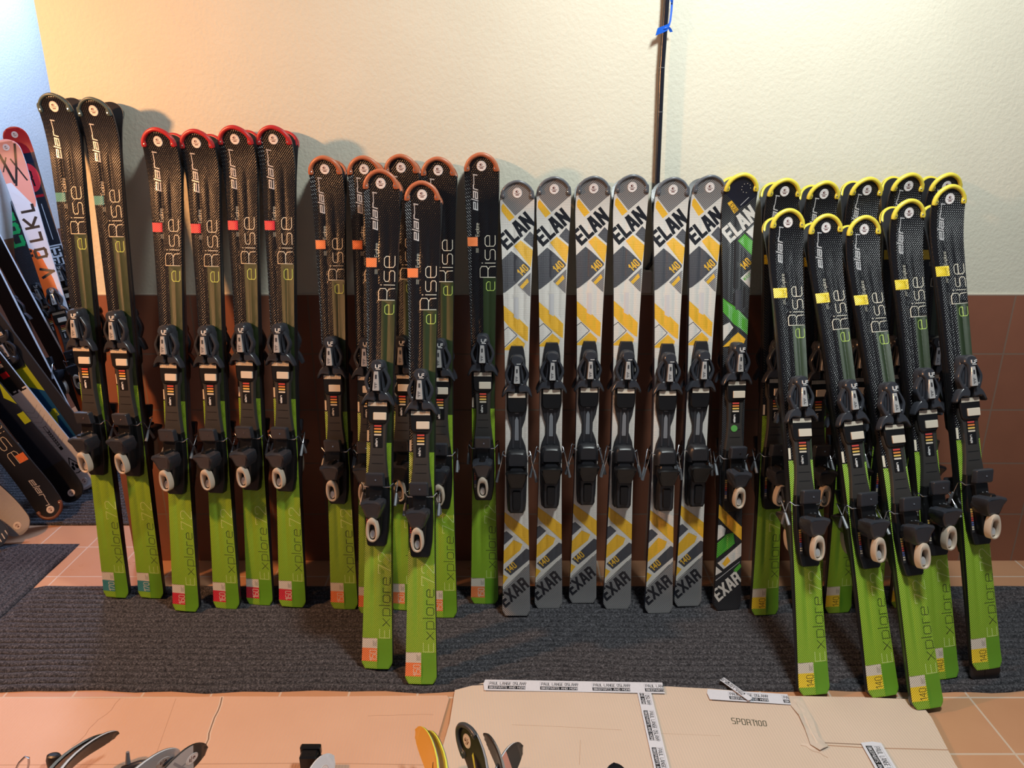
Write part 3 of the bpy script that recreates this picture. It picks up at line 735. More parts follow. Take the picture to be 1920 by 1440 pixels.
for i, (tp, tl) in enumerate([((1476, 335), (1432, 1150)), ((1550, 340), (1515, 1150)), ((1632, 333), (1569, 1146)), ((1711, 325), (1627, 1138)), ((1783, 325), (1692, 1136))]):
    pair(P140, 1.39, tp, tl, -.11, 'front ski of the %s yellow-tipped pair from the left in the back row' % ORD[i], 'rear ski of the %s yellow-tipped pair from the left in the back row' % ORD[i], 'back row of skis with yellow tips')
for i, (tp, tl, lf) in enumerate([((1480, 392), (1525, 1300), 0), ((1550, 402), (1655, 1303), 0), ((1622, 405), (1738, 1326), 0), ((1708, 374), (1768, 1270), 0), ((1785, 347), (1850, 1275), .036)]):
    pair(P140, 1.39, tp, tl, -.235, 'front ski of the %s yellow-tipped pair from the left in the front row' % ORD[i], 'rear ski of the %s yellow-tipped pair from the left in the front row' % ORD[i], 'front row of skis with yellow tips', lift=lf)

# ------------------------------------------------------------------ building materials
def coords(nt, kind='Object'):
    tc = nt.nodes.new('ShaderNodeTexCoord'); return tc.outputs[kind]
def plaster(name, c1, c2):
    m, nt, p = _m(name); co = coords(nt)
    n1 = nt.nodes.new('ShaderNodeTexNoise'); n1.inputs['Scale'].default_value = 95; n1.inputs['Detail'].default_value = 4; nt.links.new(co, n1.inputs[0])
    n2 = nt.nodes.new('ShaderNodeTexNoise'); n2.inputs['Scale'].default_value = 3.1; n2.inputs['Detail'].default_value = 5; nt.links.new(co, n2.inputs[0])
    v = nt.nodes.new('ShaderNodeTexVoronoi'); v.inputs['Scale'].default_value = 9; nt.links.new(co, v.inputs['Vector'])
    pit = math_node(nt, 'LESS_THAN', v.outputs['Distance'], .035)
    mx = nt.nodes.new('ShaderNodeMix'); mx.data_type = 'RGBA'; mx.inputs[6].default_value = (*c1, 1); mx.inputs[7].default_value = (*c2, 1)
    nt.links.new(math_node(nt, 'MULTIPLY_ADD', n2.outputs[0], 2.2, -.6), mx.inputs[0]); mx.clamp_factor = True
    nt.links.new(mx.outputs[2], p.inputs['Base Color']); p.inputs['Roughness'].default_value = .75
    h = math_node(nt, 'MULTIPLY_ADD', pit, -.8, n1.outputs[0])
    b = nt.nodes.new('ShaderNodeBump'); b.inputs['Strength'].default_value = .35; b.inputs['Distance'].default_value = .004
    nt.links.new(h, b.inputs['Height']); nt.links.new(b.outputs[0], p.inputs['Normal'])
    return m
def tiles(name, ax, ay, x0, y0, tw, th, c1, c2, grout, rough, stag=0.0, gw=.0028):
    """grid of tiles over object coordinates ax, ay ('X','Y','Z')"""
    m, nt, p = _m(name); co = coords(nt); sp = nt.nodes.new('ShaderNodeSeparateXYZ'); nt.links.new(co, sp.inputs[0])
    u = math_node(nt, 'DIVIDE', math_node(nt, 'SUBTRACT', sp.outputs[ax], x0), tw); v = math_node(nt, 'DIVIDE', math_node(nt, 'SUBTRACT', sp.outputs[ay], y0), th)
    fv = math_node(nt, 'FLOOR', v)
    if stag: u = math_node(nt, 'ADD', u, math_node(nt, 'MULTIPLY', fv, stag))
    fu = math_node(nt, 'FLOOR', u)
    du = math_node(nt, 'ABSOLUTE', math_node(nt, 'SUBTRACT', math_node(nt, 'FRACT', u), .5)); dv = math_node(nt, 'ABSOLUTE', math_node(nt, 'SUBTRACT', math_node(nt, 'FRACT', v), .5))
    g = math_node(nt, 'MAXIMUM', math_node(nt, 'GREATER_THAN', du, .5 - gw / tw), math_node(nt, 'GREATER_THAN', dv, .5 - gw / th))
    cb = nt.nodes.new('ShaderNodeCombineXYZ'); nt.links.new(fu, cb.inputs[0]); nt.links.new(fv, cb.inputs[1])
    wn = nt.nodes.new('ShaderNodeTexWhiteNoise'); wn.noise_dimensions = '3D'; nt.links.new(cb.outputs[0], wn.inputs['Vector'])
    n = nt.nodes.new('ShaderNodeTexNoise'); n.inputs['Scale'].default_value = 9; n.inputs['Detail'].default_value = 6; nt.links.new(co, n.inputs[0])
    f = math_node(nt, 'ADD', math_node(nt, 'MULTIPLY', wn.outputs['Value'], .35), math_node(nt, 'MULTIPLY', n.outputs[0], .65))
    mx = nt.nodes.new('ShaderNodeMix'); mx.data_type = 'RGBA'; mx.inputs[6].default_value = (*c1, 1); mx.inputs[7].default_value = (*c2, 1); nt.links.new(f, mx.inputs[0])
    m2 = nt.nodes.new('ShaderNodeMix'); m2.data_type = 'RGBA'; nt.links.new(mx.outputs[2], m2.inputs[6]); m2.inputs[7].default_value = (*grout, 1); nt.links.new(g, m2.inputs[0])
    nt.links.new(m2.outputs[2], p.inputs['Base Color'])
    nt.links.new(math_node(nt, 'MULTIPLY_ADD', g, .5, math_node(nt, 'MULTIPLY_ADD', n.outputs[0], .15, rough)), p.inputs['Roughness'])
    b = nt.nodes.new('ShaderNodeBump'); b.inputs['Strength'].default_value = .5; b.inputs['Distance'].default_value = .002
    nt.links.new(math_node(nt, 'SUBTRACT', math_node(nt, 'MULTIPLY', n.outputs[0], .3), g), b.inputs['Height']); nt.links.new(b.outputs[0], p.inputs['Normal'])
    return m
WALLP = plaster('plaster_cream', (.65, .62, .51), (.60, .57, .465))
SIDEP = plaster('plaster_pale', (.72, .73, .74), (.66, .68, .70))
WT = 'X'; TX = {'X': 0, 'Y': 1, 'Z': 2}
TILEW = tiles('wall_tile_brown', 0, 2, 1.643, -.008, .1925, .2, (.20, .075, .045), (.29, .11, .062), (.20, .12, .085), .28)
TILES = tiles('side_tile_brown', 1, 2, .1, -.008, .1925, .2, (.20, .075, .045), (.29, .11, .062), (.20, .12, .085), .28)
TILEF = tiles('floor_tile_terracotta', 0, 1, .89, -.104, .1925, .2, (.47, .235, .125), (.56, .30, .17), (.55, .42, .32), .22)

def box(b, x0, x1, y0, y1, z0, z1, m):
    v = [(x, y, z) for x in (x0, x1) for y in (y0, y1) for z in (z0, z1)]
    b.addraw(v, [(0, 1, 3, 2), (4, 6, 7, 5), (0, 4, 5, 1), (2, 3, 7, 6), (0, 2, 6, 4), (1, 5, 7, 3)], m)
def struct(o): o['kind'] = 'structure'; return o
b = MB(); box(b, -2.7, 3.2, -3.2, 3.6, -.06, 0, TILEF); struct(b.obj('floor', None, 0))
b = MB(); box(b, -1.385, 3.2, 0, .16, 0, .992, TILEW); box(b, -1.385, 3.2, .004, .16, .992, 2.9, WALLP); struct(b.obj('wall_back', None, 0))
b = MB(); box(b, -1.387, 3.2, .0005, .02, .989, .996, M['cream_plastic']); struct(b.obj('trim_1', None, 0))
b = MB(); box(b, -2.68, -2.52, -3.2, 3.6, 0, .992, TILES); box(b, -2.68, -2.523, -3.2, 3.6, .992, 2.9, SIDEP); struct(b.obj('wall_left', None, 0))
b = MB(); box(b, -2.68, 3.2, 3.6, 3.76, 0, 2.9, SIDEP); struct(b.obj('wall_far', None, 0))

# ------------------------------------------------------------------ ribbed mats
def carpet(name, c1, c2):
    m, nt, p = _m(name); co = coords(nt)
    n = nt.nodes.new('ShaderNodeTexNoise'); n.inputs['Scale'].default_value = 420; n.inputs['Detail'].default_value = 2; nt.links.new(co, n.inputs[0])
    n2 = nt.nodes.new('ShaderNodeTexNoise'); n2.inputs['Scale'].default_value = 160; n2.inputs['Detail'].default_value = 2; nt.links.new(co, n2.inputs[0])
    f = math_node(nt, 'POWER', math_node(nt, 'MULTIPLY', n.outputs[0], n2.outputs[0]), 2.0)
    f = math_node(nt, 'MULTIPLY', f, 3.2)
    mx = nt.nodes.new('ShaderNodeMix'); mx.data_type = 'RGBA'; mx.inputs[6].default_value = (*c1, 1); mx.inputs[7].default_value = (*c2, 1); nt.links.new(f, mx.inputs[0]); mx.clamp_factor = True
    nt.links.new(mx.outputs[2], p.inputs['Base Color']); p.inputs['Roughness'].default_value = .95; p.inputs['Specular IOR Level'].default_value = .15
    bb = nt.nodes.new('ShaderNodeBump'); bb.inputs['Strength'].default_value = .6; bb.inputs['Distance'].default_value = .002
    nt.links.new(n2.outputs[0], bb.inputs['Height']); nt.links.new(bb.outputs[0], p.inputs['Normal'])
    return m
CARP = carpet('ribbed_carpet', (.008, .008, .010), (.245, .235, .255))
def mat_mesh(name, x0, x1, y0, y1, along, z=0.0, edge=None):
    """ribs run along the axis 'along'"""
    b = MB(); pitch = .0255; A = .0105
    if along == 'X': u0, u1, v0, v1 = x0, x1, y0, y1
    else: u0, u1, v0, v1 = y0, y1, x0, x1
    nv = int((v1 - v0) / pitch * 12); nu = max(8, int((u1 - u0) / .05)); vs = []
    for j in range(nv + 1):
        t = j / nv; v = v0 + (v1 - v0) * t
        for i in range(nu + 1):
            u = u0 + (u1 - u0) * i / nu
            dv = 0
            if edge: dv = edge(u) * (1 - t) ** 3
            vv = v + dv + .0012 * math.sin(u * 23 + 1.3 * math.sin(v * 30))
            h = z + .0020 + A * abs(math.sin(PI * (v - v0) / pitch)) ** .5
            if j in (0, nv) or i in (0, nu): h = z + .0005
            vs.append((u, vv, h) if along == 'X' else (vv, u, h))
    W_ = nu + 1; fs = []
    for j in range(nv):
        for i in range(nu):
            q = (j * W_ + i, j * W_ + i + 1, (j + 1) * W_ + i + 1, (j + 1) * W_ + i)
            fs.append(q if along == 'X' else q[::-1])
    b.addraw(vs, fs, CARP)
    return b.obj(name, None, 80)
def front_edge(u):
    return .004 * math.sin(u * 9) + .003 * math.sin(u * 31) + (.034 * math.exp(-((u - .12) / .16) ** 2))
o = mat_mesh('floor_mat', -1.66, 2.3, -.682, -.178, 'X', 0, front_edge); tag(o, 'long dark ribbed runner mat under the row of skis along the wall', 'mat')
o = mat_mesh('floor_mat', -2.5, -1.655, -.95, .118, 'Y', 0); tag(o, 'dark ribbed mat at the far left with ribs running away from the camera', 'mat')
o = mat_mesh('floor_mat', -2.5, -1.02, .26, 1.3, 'X', 0); tag(o, 'blue-grey ribbed mat behind the wall end, under the leaning skis at left', 'mat')

# ------------------------------------------------------------------ cardboard
def board_mat(name, c1, c2, ang):
    m, nt, p = _m(name); co = coords(nt)
    mp = nt.nodes.new('ShaderNodeMapping'); mp.inputs['Rotation'].default_value = (0, 0, ang); nt.links.new(co, mp.inputs[0])
    sp = nt.nodes.new('ShaderNodeSeparateXYZ'); nt.links.new(mp.outputs[0], sp.inputs[0])
    n = nt.nodes.new('ShaderNodeTexNoise'); n.inputs['Scale'].default_value = 7; n.inputs['Detail'].default_value = 7; nt.links.new(co, n.inputs[0])
    mx = nt.nodes.new('ShaderNodeMix'); mx.data_type = 'RGBA'; mx.inputs[6].default_value = (*c1, 1); mx.inputs[7].default_value = (*c2, 1); nt.links.new(n.outputs[0], mx.inputs[0])
    nt.links.new(mx.outputs[2], p.inputs['Base Color']); p.inputs['Roughness'].default_value = .72
    h = math_node(nt, 'SINE', math_node(nt, 'MULTIPLY', sp.outputs[0], 2 * PI / .0075))
    b = nt.nodes.new('ShaderNodeBump'); b.inputs['Strength'].default_value = .35; b.inputs['Distance'].default_value = .0006
    nt.links.new(math_node(nt, 'ADD', h, math_node(nt, 'MULTIPLY', n.outputs[0], 6)), b.inputs['Height']); nt.links.new(b.outputs[0], p.inputs['Normal'])
    return m
BOARD1 = board_mat('cardboard_brown', (.58, .35, .24), (.64, .40, .28), .0)
BOARD2 = board_mat('cardboard_beige', (.58, .45, .35), (.64, .50, .40), -.12)
CREASE = mat('cardboard_crease', (.36, .20, .12), .8); CRACK = mat('cardboard_torn', (.20, .12, .08), .9); PAPER = mat('torn_paper', (.66, .52, .42), .8)
def sheet(name, out, paints, base, z0, z1, zf=None, parent=None, step=.05, th=.003):
    xs = [p[0] for p in out]; ys = [p[1] for p in out]; grid = []
    x = min(xs)
    while x < max(xs):
        y = min(ys)
        while y < max(ys): grid.append((x, y)); y += step
        x += step
    if area(out) < 0: out = out[::-1]
    V, tris = arrange(out, paints, grid); b = MB(); ec = {}
    Z = (lambda x, y: z1 + (zf(x, y) if zf else 0))
    b.v = [(v.x, v.y, Z(v.x, v.y)) for v in V]
    for f, m in tris:
        if sum(V[f[i]].x * V[f[(i + 1) % len(f)]].y - V[f[(i + 1) % len(f)]].x * V[f[i]].y for i in range(len(f))) < 0: f = f[::-1]
        b.f.append(list(f)); b.m.append(b.mi(m or base))
        for i in range(len(f)):
            e = (f[i], f[(i + 1) % len(f)]); k = (min(e), max(e)); ec[k] = None if k in ec else e
    low = {}
    def lo(i):
        if i not in low: x, y, z = b.v[i]; low[i] = len(b.v); b.v.append((x, y, z - th))
        return low[i]
    for e in [e for e in ec.values() if e]: b.f.append([e[1], e[0], lo(e[0]), lo(e[1])]); b.m.append(b.mi(base))
    return b.obj(name, parent, 30)
FP = lambda *pts: [tuple(on_floor(x, y).xy) for x, y in pts]
def zag(a, c, n, amp):
    o = []
    for k in range(n + 1):
        t = k / n; o.append((a[0] + (c[0] - a[0]) * t + amp * random.uniform(-1, 1), a[1] + (c[1] - a[1]) * t + amp * random.uniform(-1, 1)))
    return o
A = FP((-90, 1311), (200, 1312), (415, 1308), (600, 1309), (838, 1306), (842, 1312))
left_board = A + [(-.205, -.948), (-.215, -1.5), (-2.0, -1.5), (-2.0, -.72)]
c0, c1_ = on_floor(418, 1309), on_floor(386, 1405)
crack = zag((c0.x, c0.y), (c1_.x, c1_.y), 7, .004)
paints = [(CREASE, stroke(zag(FP((225, 1312))[0], FP((140, 1400))[0], 9, .006), .0016)), (CREASE, stroke(FP((0, 1437), (600, 1434), (805, 1437)), .0016)),
          (CREASE, stroke(FP((330, 1312), (285, 1440)), .0010)), (CREASE, stroke(zag(FP((690, 1345))[0], FP((812, 1342))[0], 6, .002), .0010)),
          (PAPER, stroke(crack, .009)), (CRACK, stroke(crack, .0035))]
lb = sheet('cardboard_sheet', left_board, paints, BOARD1, 0, .0035, lambda x, y: .002 * math.sin(3 * x) ** 2)
tag(lb, 'brown flattened cardboard sheet at lower left with a torn crack near its top edge', 'cardboard')
B = FP((853, 1300), (905, 1287), (985, 1284), (1250, 1291), (1400, 1303), (1480, 1312), (1600, 1315), (1700, 1318), (1722, 1323), (1745, 1352), (1790, 1440))
right_board = B + [(1.10, -1.5), (-.20, -1.5), (-.185, -.95)] + FP((843, 1362))
g = zag(FP((1495, 1320))[0], FP((1528, 1403))[0], 6, .004)
g2 = FP((1528, 1403), (1620, 1409), (1700, 1411), (1780, 1413))
paints = [(CREASE, stroke(FP((960, 1366), (1050, 1370), (1165, 1376)), .0009)), (CREASE, stroke(FP((1215, 1381), (1350, 1386)), .0007)),
          (PAPER, stroke(g, .016)), (CREASE, stroke(g, .002)), (CRACK, stroke(FP((1530, 1399), (1615, 1403)), .0028)), (CREASE, stroke(g2, .003)),
          (PAPER, [FP((1500, 1400), (1522, 1402), (1530, 1412), (1512, 1410))]),
          (CREASE, stroke(FP((1088, 1395), (1086, 1440)), .0008)), (CREASE, stroke(zag(FP((1500, 1404))[0], FP((1552, 1428))[0], 6, .004), .0015)),
          (TDARK, text('SPORT', tuple(on_floor(1373, 1363).xy), (.0163, -.0022), (.002, .0200), .0021, .28) + text('100', tuple(on_floor(1417, 1367).xy), (.0163, -.001), (.002, .0175), .0021, .28))]
rb = sheet('cardboard_sheet', right_board, paints, BOARD2, 0, .0110, lambda x, y: .0035 * math.sin(4 * x + 1) ** 2 * max(0, min(1, (y + .95) / .2)))
tag(rb, 'beige flattened cardboard box with printed tape and handwriting at lower right', 'cardboard')
TAPE = mat('tape_white', (.66, .66, .72), .28); TINK = mat('tape_ink', (.012, .012, .016), .3); TLINE = mat('tape_line', (.30, .30, .36), .3)
def tape(a, c, width, units, z, off=0.0, pitch=.150, name='printed_tape', flip=1, ends=(0, 0), clip=None):
    """printed parcel tape from a to c (points on the floor), two text lines in a box, repeated"""
    a = Vector(a); c = Vector(c); d = (c - a); L_ = d.length; d.normalize(); n = Vector((-d.y, d.x)) * flip
    def Q(u, v): q = a + d * u + n * v; return (q.x, q.y)
    out = [Q(0, 0), Q(L_ + ends[0], 0), Q(L_, width * .5), Q(L_ + ends[1], width), Q(0, width), Q(-.004, width * .6)]
    p = []
    for k in range(units):
        u0 = off + pitch * k; bw = .105
        if u0 > L_ - .01: break
        p.append((TINK, [[Q(u0, width * .14), Q(u0 + bw, width * .14), Q(u0 + bw, width * .44), Q(u0, width * .44)]]))
        p.append((TAPE, text('BIKEPARTS AND MORE', Q(u0 + .004, width * .21), tuple(d * .0083), tuple(n * width * .16), .0011, .22)))
        p.append((TLINE, stroke([Q(u0, width * .44), Q(u0, width * .86), Q(u0 + bw, width * .86), Q(u0 + bw, width * .44)], .0008)))
        p.append((TINK, text('PAUL LANGE OSLANY', Q(u0 + .004, width * .54), tuple(d * .0088), tuple(n * width * .24), .0014, .20)))
    if clip: out = [Q(*q) for q in clip]
    return sheet(name, out, p, TAPE, 0, z, None, rb, .06, .0004)
pA, pB = on_floor(905, 1299).xy, on_floor(1245, 1310).xy
t1 = tape(on_floor(908, 1303).xy, on_floor(1246, 1309).xy, .043, 4, .0162, .095 - .085, .1465)
t2 = tape(on_floor(1193, 1300).xy, on_floor(1226, 1452).xy, .038, 4, .0158, -.045, .128, flip=1)
t3 = tape(on_floor(1330, 1320).xy, on_floor(1482, 1330).xy, .040, 2, .0160, .055, .145)
fl = on_floor(1412, 1312).xy; fl2 = on_floor(1356, 1268).xy
t4 = tape(on_floor(1410, 1309, .02).xy, on_floor(1357, 1271, .02).xy, .018, 1, .022, .02, .15)
t5 = tape(on_floor(1612, 1402).xy, on_floor(1640, 1452).xy, .052, 2, .0163, .01, .128, flip=1)
for t in (t1, t2, t3, t4, t5): t['label'] = 'white parcel tape printed with black lettering'
cl = FP((1478, 1316), (1500, 1314), (1512, 1338), (1524, 1362), (1534, 1392), (1552, 1408), (1536, 1416), (1518, 1404), (1508, 1376), (1496, 1350), (1482, 1332))
sheet('clear_tape', cl, [(PAPER, stroke(FP((1488, 1322), (1506, 1350), (1518, 1378), (1530, 1402)), .004))], mat('clear_tape', (.60, .50, .42), .10), 0, .0165, lambda x, y: .0018 * math.sin(150 * x + 60 * y) * math.sin(90 * y), rb, .008, .0004)

# ------------------------------------------------------------------ black pole on the wall, ribbon and socket
b = MB(); PY = -.013
pp = [on_y(1252, -60, PY), on_y(1250, 0, PY), on_y(1241, 130, PY), on_y(1234, 300, PY), on_y(1229, 430, PY), on_y(1227, 470, PY), on_y(1222, 492, PY), on_y(1212, 505, PY + .01)]
b.tube([tuple(q) for q in pp], [.0085, .0085, .0085, .008, .0075, .0075, .0075, .0070], mat('pole_black', (.010, .011, .018), .22), 14, raw=True)
pole = b.obj('cable_pole', None); tag(pole, 'thin black glossy conduit running down the cream wall above the white skis', 'pole')
for y in (127, 210):
    q = on_y(1241 - (y - 127) * .03, y, PY); bb = MB(); bb.tube([(q.x, q.y, q.z - .0008), (q.x, q.y, q.z + .0008)], .0091, M['grey_plastic'], 14, raw=True); bb.obj('joint_ring', pole)
sq0 = on_y(1196, 548, 0); sq1 = on_y(1222, 505, 0)
b = MB(); b.mound(rrect(0, sq1.x - sq0.x, 0, sq1.z - sq0.z, .008), [(0, 0), (0, .026), (.004, .032)], mat('socket_white', (.62, .52, .47), .4)); o = b.obj('wall_socket', None); o.location = (sq0.x, .003, max(sq0.z, .997)); tag(o, 'small off-white surface box on the wall at the foot of the black conduit', 'socket')
BLUE = mat('ribbon_blue', (.01, .10, .55), .3)
b = MB()
def ribbon(pts, wdt, up):
    P = [Vector(p) for p in pts]; vs = []
    for p in P: vs += [p - Vector(up) * wdt / 2, p + Vector(up) * wdt / 2]
    n = len(P); vs2 = [v + Vector((0, .0012, 0)) for v in vs]
    fs = [(2 * i, 2 * i + 2, 2 * i + 3, 2 * i + 1) for i in range(n - 1)] + [(2 * n + 2 * i, 2 * n + 2 * i + 1, 2 * n + 2 * i + 3, 2 * n + 2 * i + 2) for i in range(n - 1)]
    fs += [(2 * i, 2 * n + 2 * i, 2 * n + 2 * i + 2, 2 * i + 2) for i in range(n - 1)] + [(2 * i + 1, 2 * i + 3, 2 * n + 2 * i + 3, 2 * n + 2 * i + 1) for i in range(n - 1)]
    b.addraw(vs + vs2, fs, BLUE)
R_ = lambda x, y, dy=0: on_y(x, y, PY - .010 + dy)
ribbon([R_(1231, 60, -.006), R_(1238, 57, -.003), R_(1246, 54, -.001), R_(1254, 50, 0)], .020, (.25, 0, 1))
ribbon([R_(1252, 50), R_(1256, 54, .004), R_(1259, 60, .006)], .008, (1, 0, .2))
ribbon([R_(1254, 49, .002), R_(1257, 38, .004), R_(1259, 20, .006), R_(1260, 4, .008), R_(1255, -8, .006)], .006, (1, 0, 0))
b.tube([tuple(R_(1259, -12, .004)), tuple(R_(1262, -4, .004)), tuple(R_(1261, 6, .005)), tuple(R_(1257, 2, .004))], .0015, BLUE, 6, raw=True)
b.tube([tuple(on_y(1246, 54, PY) + Vector((.0105 * math.cos(a), .0105 * math.sin(a), .004 * math.cos(a)))) for a in [k * PI / 6 for k in range(13)]], .0035, BLUE, 6, raw=True)
tag(b.obj('ribbon', None), 'shiny blue ribbon knotted round the black conduit near the top of the picture', 'ribbon')

# ------------------------------------------------------------------ leaning skis at the far left
def simple_kind(L, wt, ww, wl, base, paint, **kw):
    d = {'L': L, 'wt': wt, 'ww': ww, 'wl': wl, 'base': base, 'paint': paint, 'ridge': 0}; d.update(kw); return d
def flat(n, c, r=.32): return mat(n, hexc(c), r)
fW, fK, fR, fO, fG, fPk = flat('print_white', 'd8dbe2'), flat('print_black', '121318'), flat('print_red', 'b01824'), flat('print_orange', 'f0641e'), flat('print_bright_green', '35d878'), flat('print_coral', 'e89a86')
fDR, fY, fBl, fDk, fNv = flat('print_dark_red', '7c1418'), flat('print_chartreuse', 'a8c028'), flat('print_blue', '12508a'), flat('print_slate', '23252e'), flat('print_navy', '141c30')
fTaupe = flat('print_grey', '8a8a92')
def lean(kind, tip, tipy, tail, ytail, label, face, tipdown=False, name='ski', group='skis leaning at the far left'):
    """tip/tail given as pixel + world Y"""
    P = on_y(tip[0], tip[1], tipy) if len(tip) == 2 else Vector(tip)
    T = on_floor(tail[0], tail[1], .012) if len(tail) == 2 else Vector(tail)
    o = make_ski(kind, name)
    o.matrix_world = frame(T, P, kind['L'], kind.get('rise', .04), face); tag(o, label, 'ski', group); return o
def dist(a, c): return (Vector(a) - Vector(c)).length
# red tipped ski with a round badge, tip up
T = on_floor(212, 800, .012); P = on_y(22, 238, 1.50); L = dist(T, P)
pr = [(fR, [rect(-.08, .08, L - .125, L + .02)]), (fNv, [rect(-.08, .08, L - .175, L - .125)]), (flat('print_scarlet', 'd8323c'), [ell(0, L - .245, .044, .072)]),
      (fK, text('R', (-.016, L - .285), (.050, .0), (0, .075), .008)), (fR, [rect(-.03, .035, L - .345, L - .332)]),
      (fW, stroke([(-.012, L - .38), (-.012, L - .56)], .003) + stroke([(.012, L - .38), (.012, L - .56)], .003)),
      (fW, [rect(-.08, .08, L - .595, L - .588), rect(-.040, .030, L - .69, L - .60)]),
      (fK, text('PUR', (-.030, L - .640), (.034, 0), (0, .030), .006, .18) + text('SUIT', (-.022, L - .685), (.030, 0), (0, .030), .006, .18)),
      (fR, [rect(-.044, -.034, .1, L - .60)])]
lean(simple_kind(L, .056, .038, .045, fDk, pr, st=L * .56, style='A', side=fW), (22, 238), 1.50, (212, 800), 0, 'black ski with a red tip and a red oval badge, leaning at far left', (.35, -.93, .1))
# white and orange ski
T = on_floor(192, 835, .012); P = on_y(6, 262, 1.42); L = dist(T, P)
pr = [(fPk, [rect(-.08, .08, L - .20, L + .02)]), (fPk, [[(-.08, L - .20), (.08, L - .20), (.04, L - .34)]]),
      (fW, [[(-.08, L - .20), (-.03, L - .20), (.035, L - .33), (-.08, L - .30)]]),
      (fK, stroke([(-.045, L - .03), (-.015, L - .20)], .012) + stroke([(.040, L - .03), (-.012, L - .215)], .010) + stroke([(.0, L - .09), (.04, L - .20)], .007) + stroke([(-.018, L - .08), (-.048, L - .14)], .006)),
      (fO, [[(-.08, L - .50), (-.005, L - .56), (.020, L - .70), (.030, L - .90), (.030, .1), (-.08, .1)]]),
      (fK, text('V', (.030, L - .685), (0, .075), (-.050, 0), .013) + text('O', (.024, L - .585), (0, .075), (-.046, 0), .013) + text('L', (.024, L - .500), (0, .075), (-.048, 0), .013) + text('K', (.026, L - .435), (0, .09), (-.052, 0), .013) + text('L', (.028, L - .352), (0, .06), (-.050, 0), .013)),
      (fK, [rect(-.043, -.033, L - .575, L - .562), rect(-.043, -.033, L - .552, L - .539)])]
lean(simple_kind(L, .058, .040, .046, fW, pr, st=L * .52, style='A', side=fW), (6, 262), 1.42, (192, 835), 0, 'white ski turning orange lower down with bold black lettering, leaning at far left', (.35, -.93, .1))
# black ski with green lettering
T = on_floor(182, 800, .012); P = on_y(-50, 262, 1.46); L = dist(T, P)
pr = [(fG, text('CODE', (.022, L - .53), (0, .075), (-.046, 0), .017, .35)), (fW, stroke([(.044, L - .05), (.040, .2)], .003))]
lean(simple_kind(L, .054, .038, .045, mat('topsheet_speckled', (.02, .02, .03), .3, weave='cross', pitch=.012, bump=.8, col2=(.09, .09, .11)), pr, st=L * .52, style='A', side=fW), (-50, 262), 1.46, (182, 800), 0, 'black speckled ski with bright green block lettering, cut by the left edge', (.35, -.93, .1))
# two skis showing their bases
for (tx, ty), yy, (bx, by), lab in [((-98, 280), 1.22, (186, 816), 'black ski seen from its base with a bright steel edge, left of the tall pairs'), ((-136, 262), 1.10, (156, 846), 'second black ski seen from its base, just left of the first')]:
    T = on_floor(bx, by, .012); P = on_y(tx, ty, yy); L = dist(T, P)
    lean(simple_kind(L, .050, .036, .045, fK, [], st=L * .52, style='A', nostick=True, rise=.02, basem=M['side'], side=fW), (tx, ty), yy, (bx, by), 0, lab, (.0, 1, .25))
# skis standing on their tips, tails up on the wall
def down(kind_fn, tippx, Yt, up, label, face, w=(.052, .038, .045), st=.58, **kw):
    P = on_floor(tippx[0], tippx[1], .03); U = Vector(up); L = dist(U, P)
    kd = simple_kind(L, w[0], w[1], w[2], *kind_fn(L), st=L * st, **kw)
    o = make_ski(kd, 'ski'); o.matrix_world = frame(U, P, L, kd.get('rise', .04), face); tag(o, label, 'ski', 'skis leaning at the far left'); return o
FC = (.25, -.95, .25)
down(lambda L: (fDk, [(fBl, [rect(-.022, .08, 0, L + .1)]), (fW, [rect(-.022, .08, L - .96, L - .62)]), (fY, [[(.08, L - .70), (-.022, L - .60), (-.022, L - .46), (.08, L - .56)]]),
      (fY, text('Q', (.052, L - .30), (-.10, 0), (0, -.07), .016) + text('volkl', (.052, L - .345), (-.028, 0), (0, -.024), .0045, .2))]),
     (192, 905), .55, (-2.48, .60, 1.42), 'wide slate, chartreuse and blue ski leaning among the skis at far left', FC, w=(.068, .056, .062), style='B', st=.62)
down(lambda L: (fW, [(fK, [rect(-.08, .08, 0, L - .50)]), (fR, [rect(-.02, .02, L - .64, L - .625), rect(-.015, .012, L - .585, L - .56)]), (fTaupe, [rect(-.018, .018, L - .62, L - .605)]),
      (fK, text('REACT', (.034, L - .490), (-.0255, 0), (0, -.038), .0065, .18)), (fTaupe, sum([stroke([(-.030, L - .41 + .025 * k), (0, L - .385 + .025 * k), (.030, L - .41 + .025 * k)], .0012) for k in range(8)], [])),
      (fK, stroke([(0, L - .31), (0, L - .20)], .012)), (fW, stroke([(0, L - .31), (0, L - .215)], .008)), (fK, sum([stroke([(-.004, L - .290 + .011 * k), (0, L - .283 + .011 * k), (.004, L - .290 + .011 * k)], .003) for k in range(7)], [])),
      (fK, stroke([(-.030, L - .085), (0, L - .15), (.030, L - .085), (0, L - .076), (-.030, L - .085)], .004)), (fK, [ell(-.008, L - .103, .006, .011), ell(.008, L - .103, .006, .011), ell(0, L - .118, .005, .008)])]),
     (166, 915), .6, (-2.46, .45, 1.40), 'white ski with black upper half and triangular badge, standing on its tip at left', FC, style='A', st=.56, side=fW)
down(lambda L: (fNv, [(fY, [rect(-.05, -.018, L - .42, L - .37), [(-.05, L - .60), (-.018, L - .50), (-.05, L - .44)]]), (fK, [rect(-.08, .08, L - .17, L)])]),
     (143, 938), .5, (-2.46, .34, 1.38), 'dark navy ski with lime flashes standing on its rounded tip, left side', FC, style='A', st=.56)
ACO = MATS['label_orange']
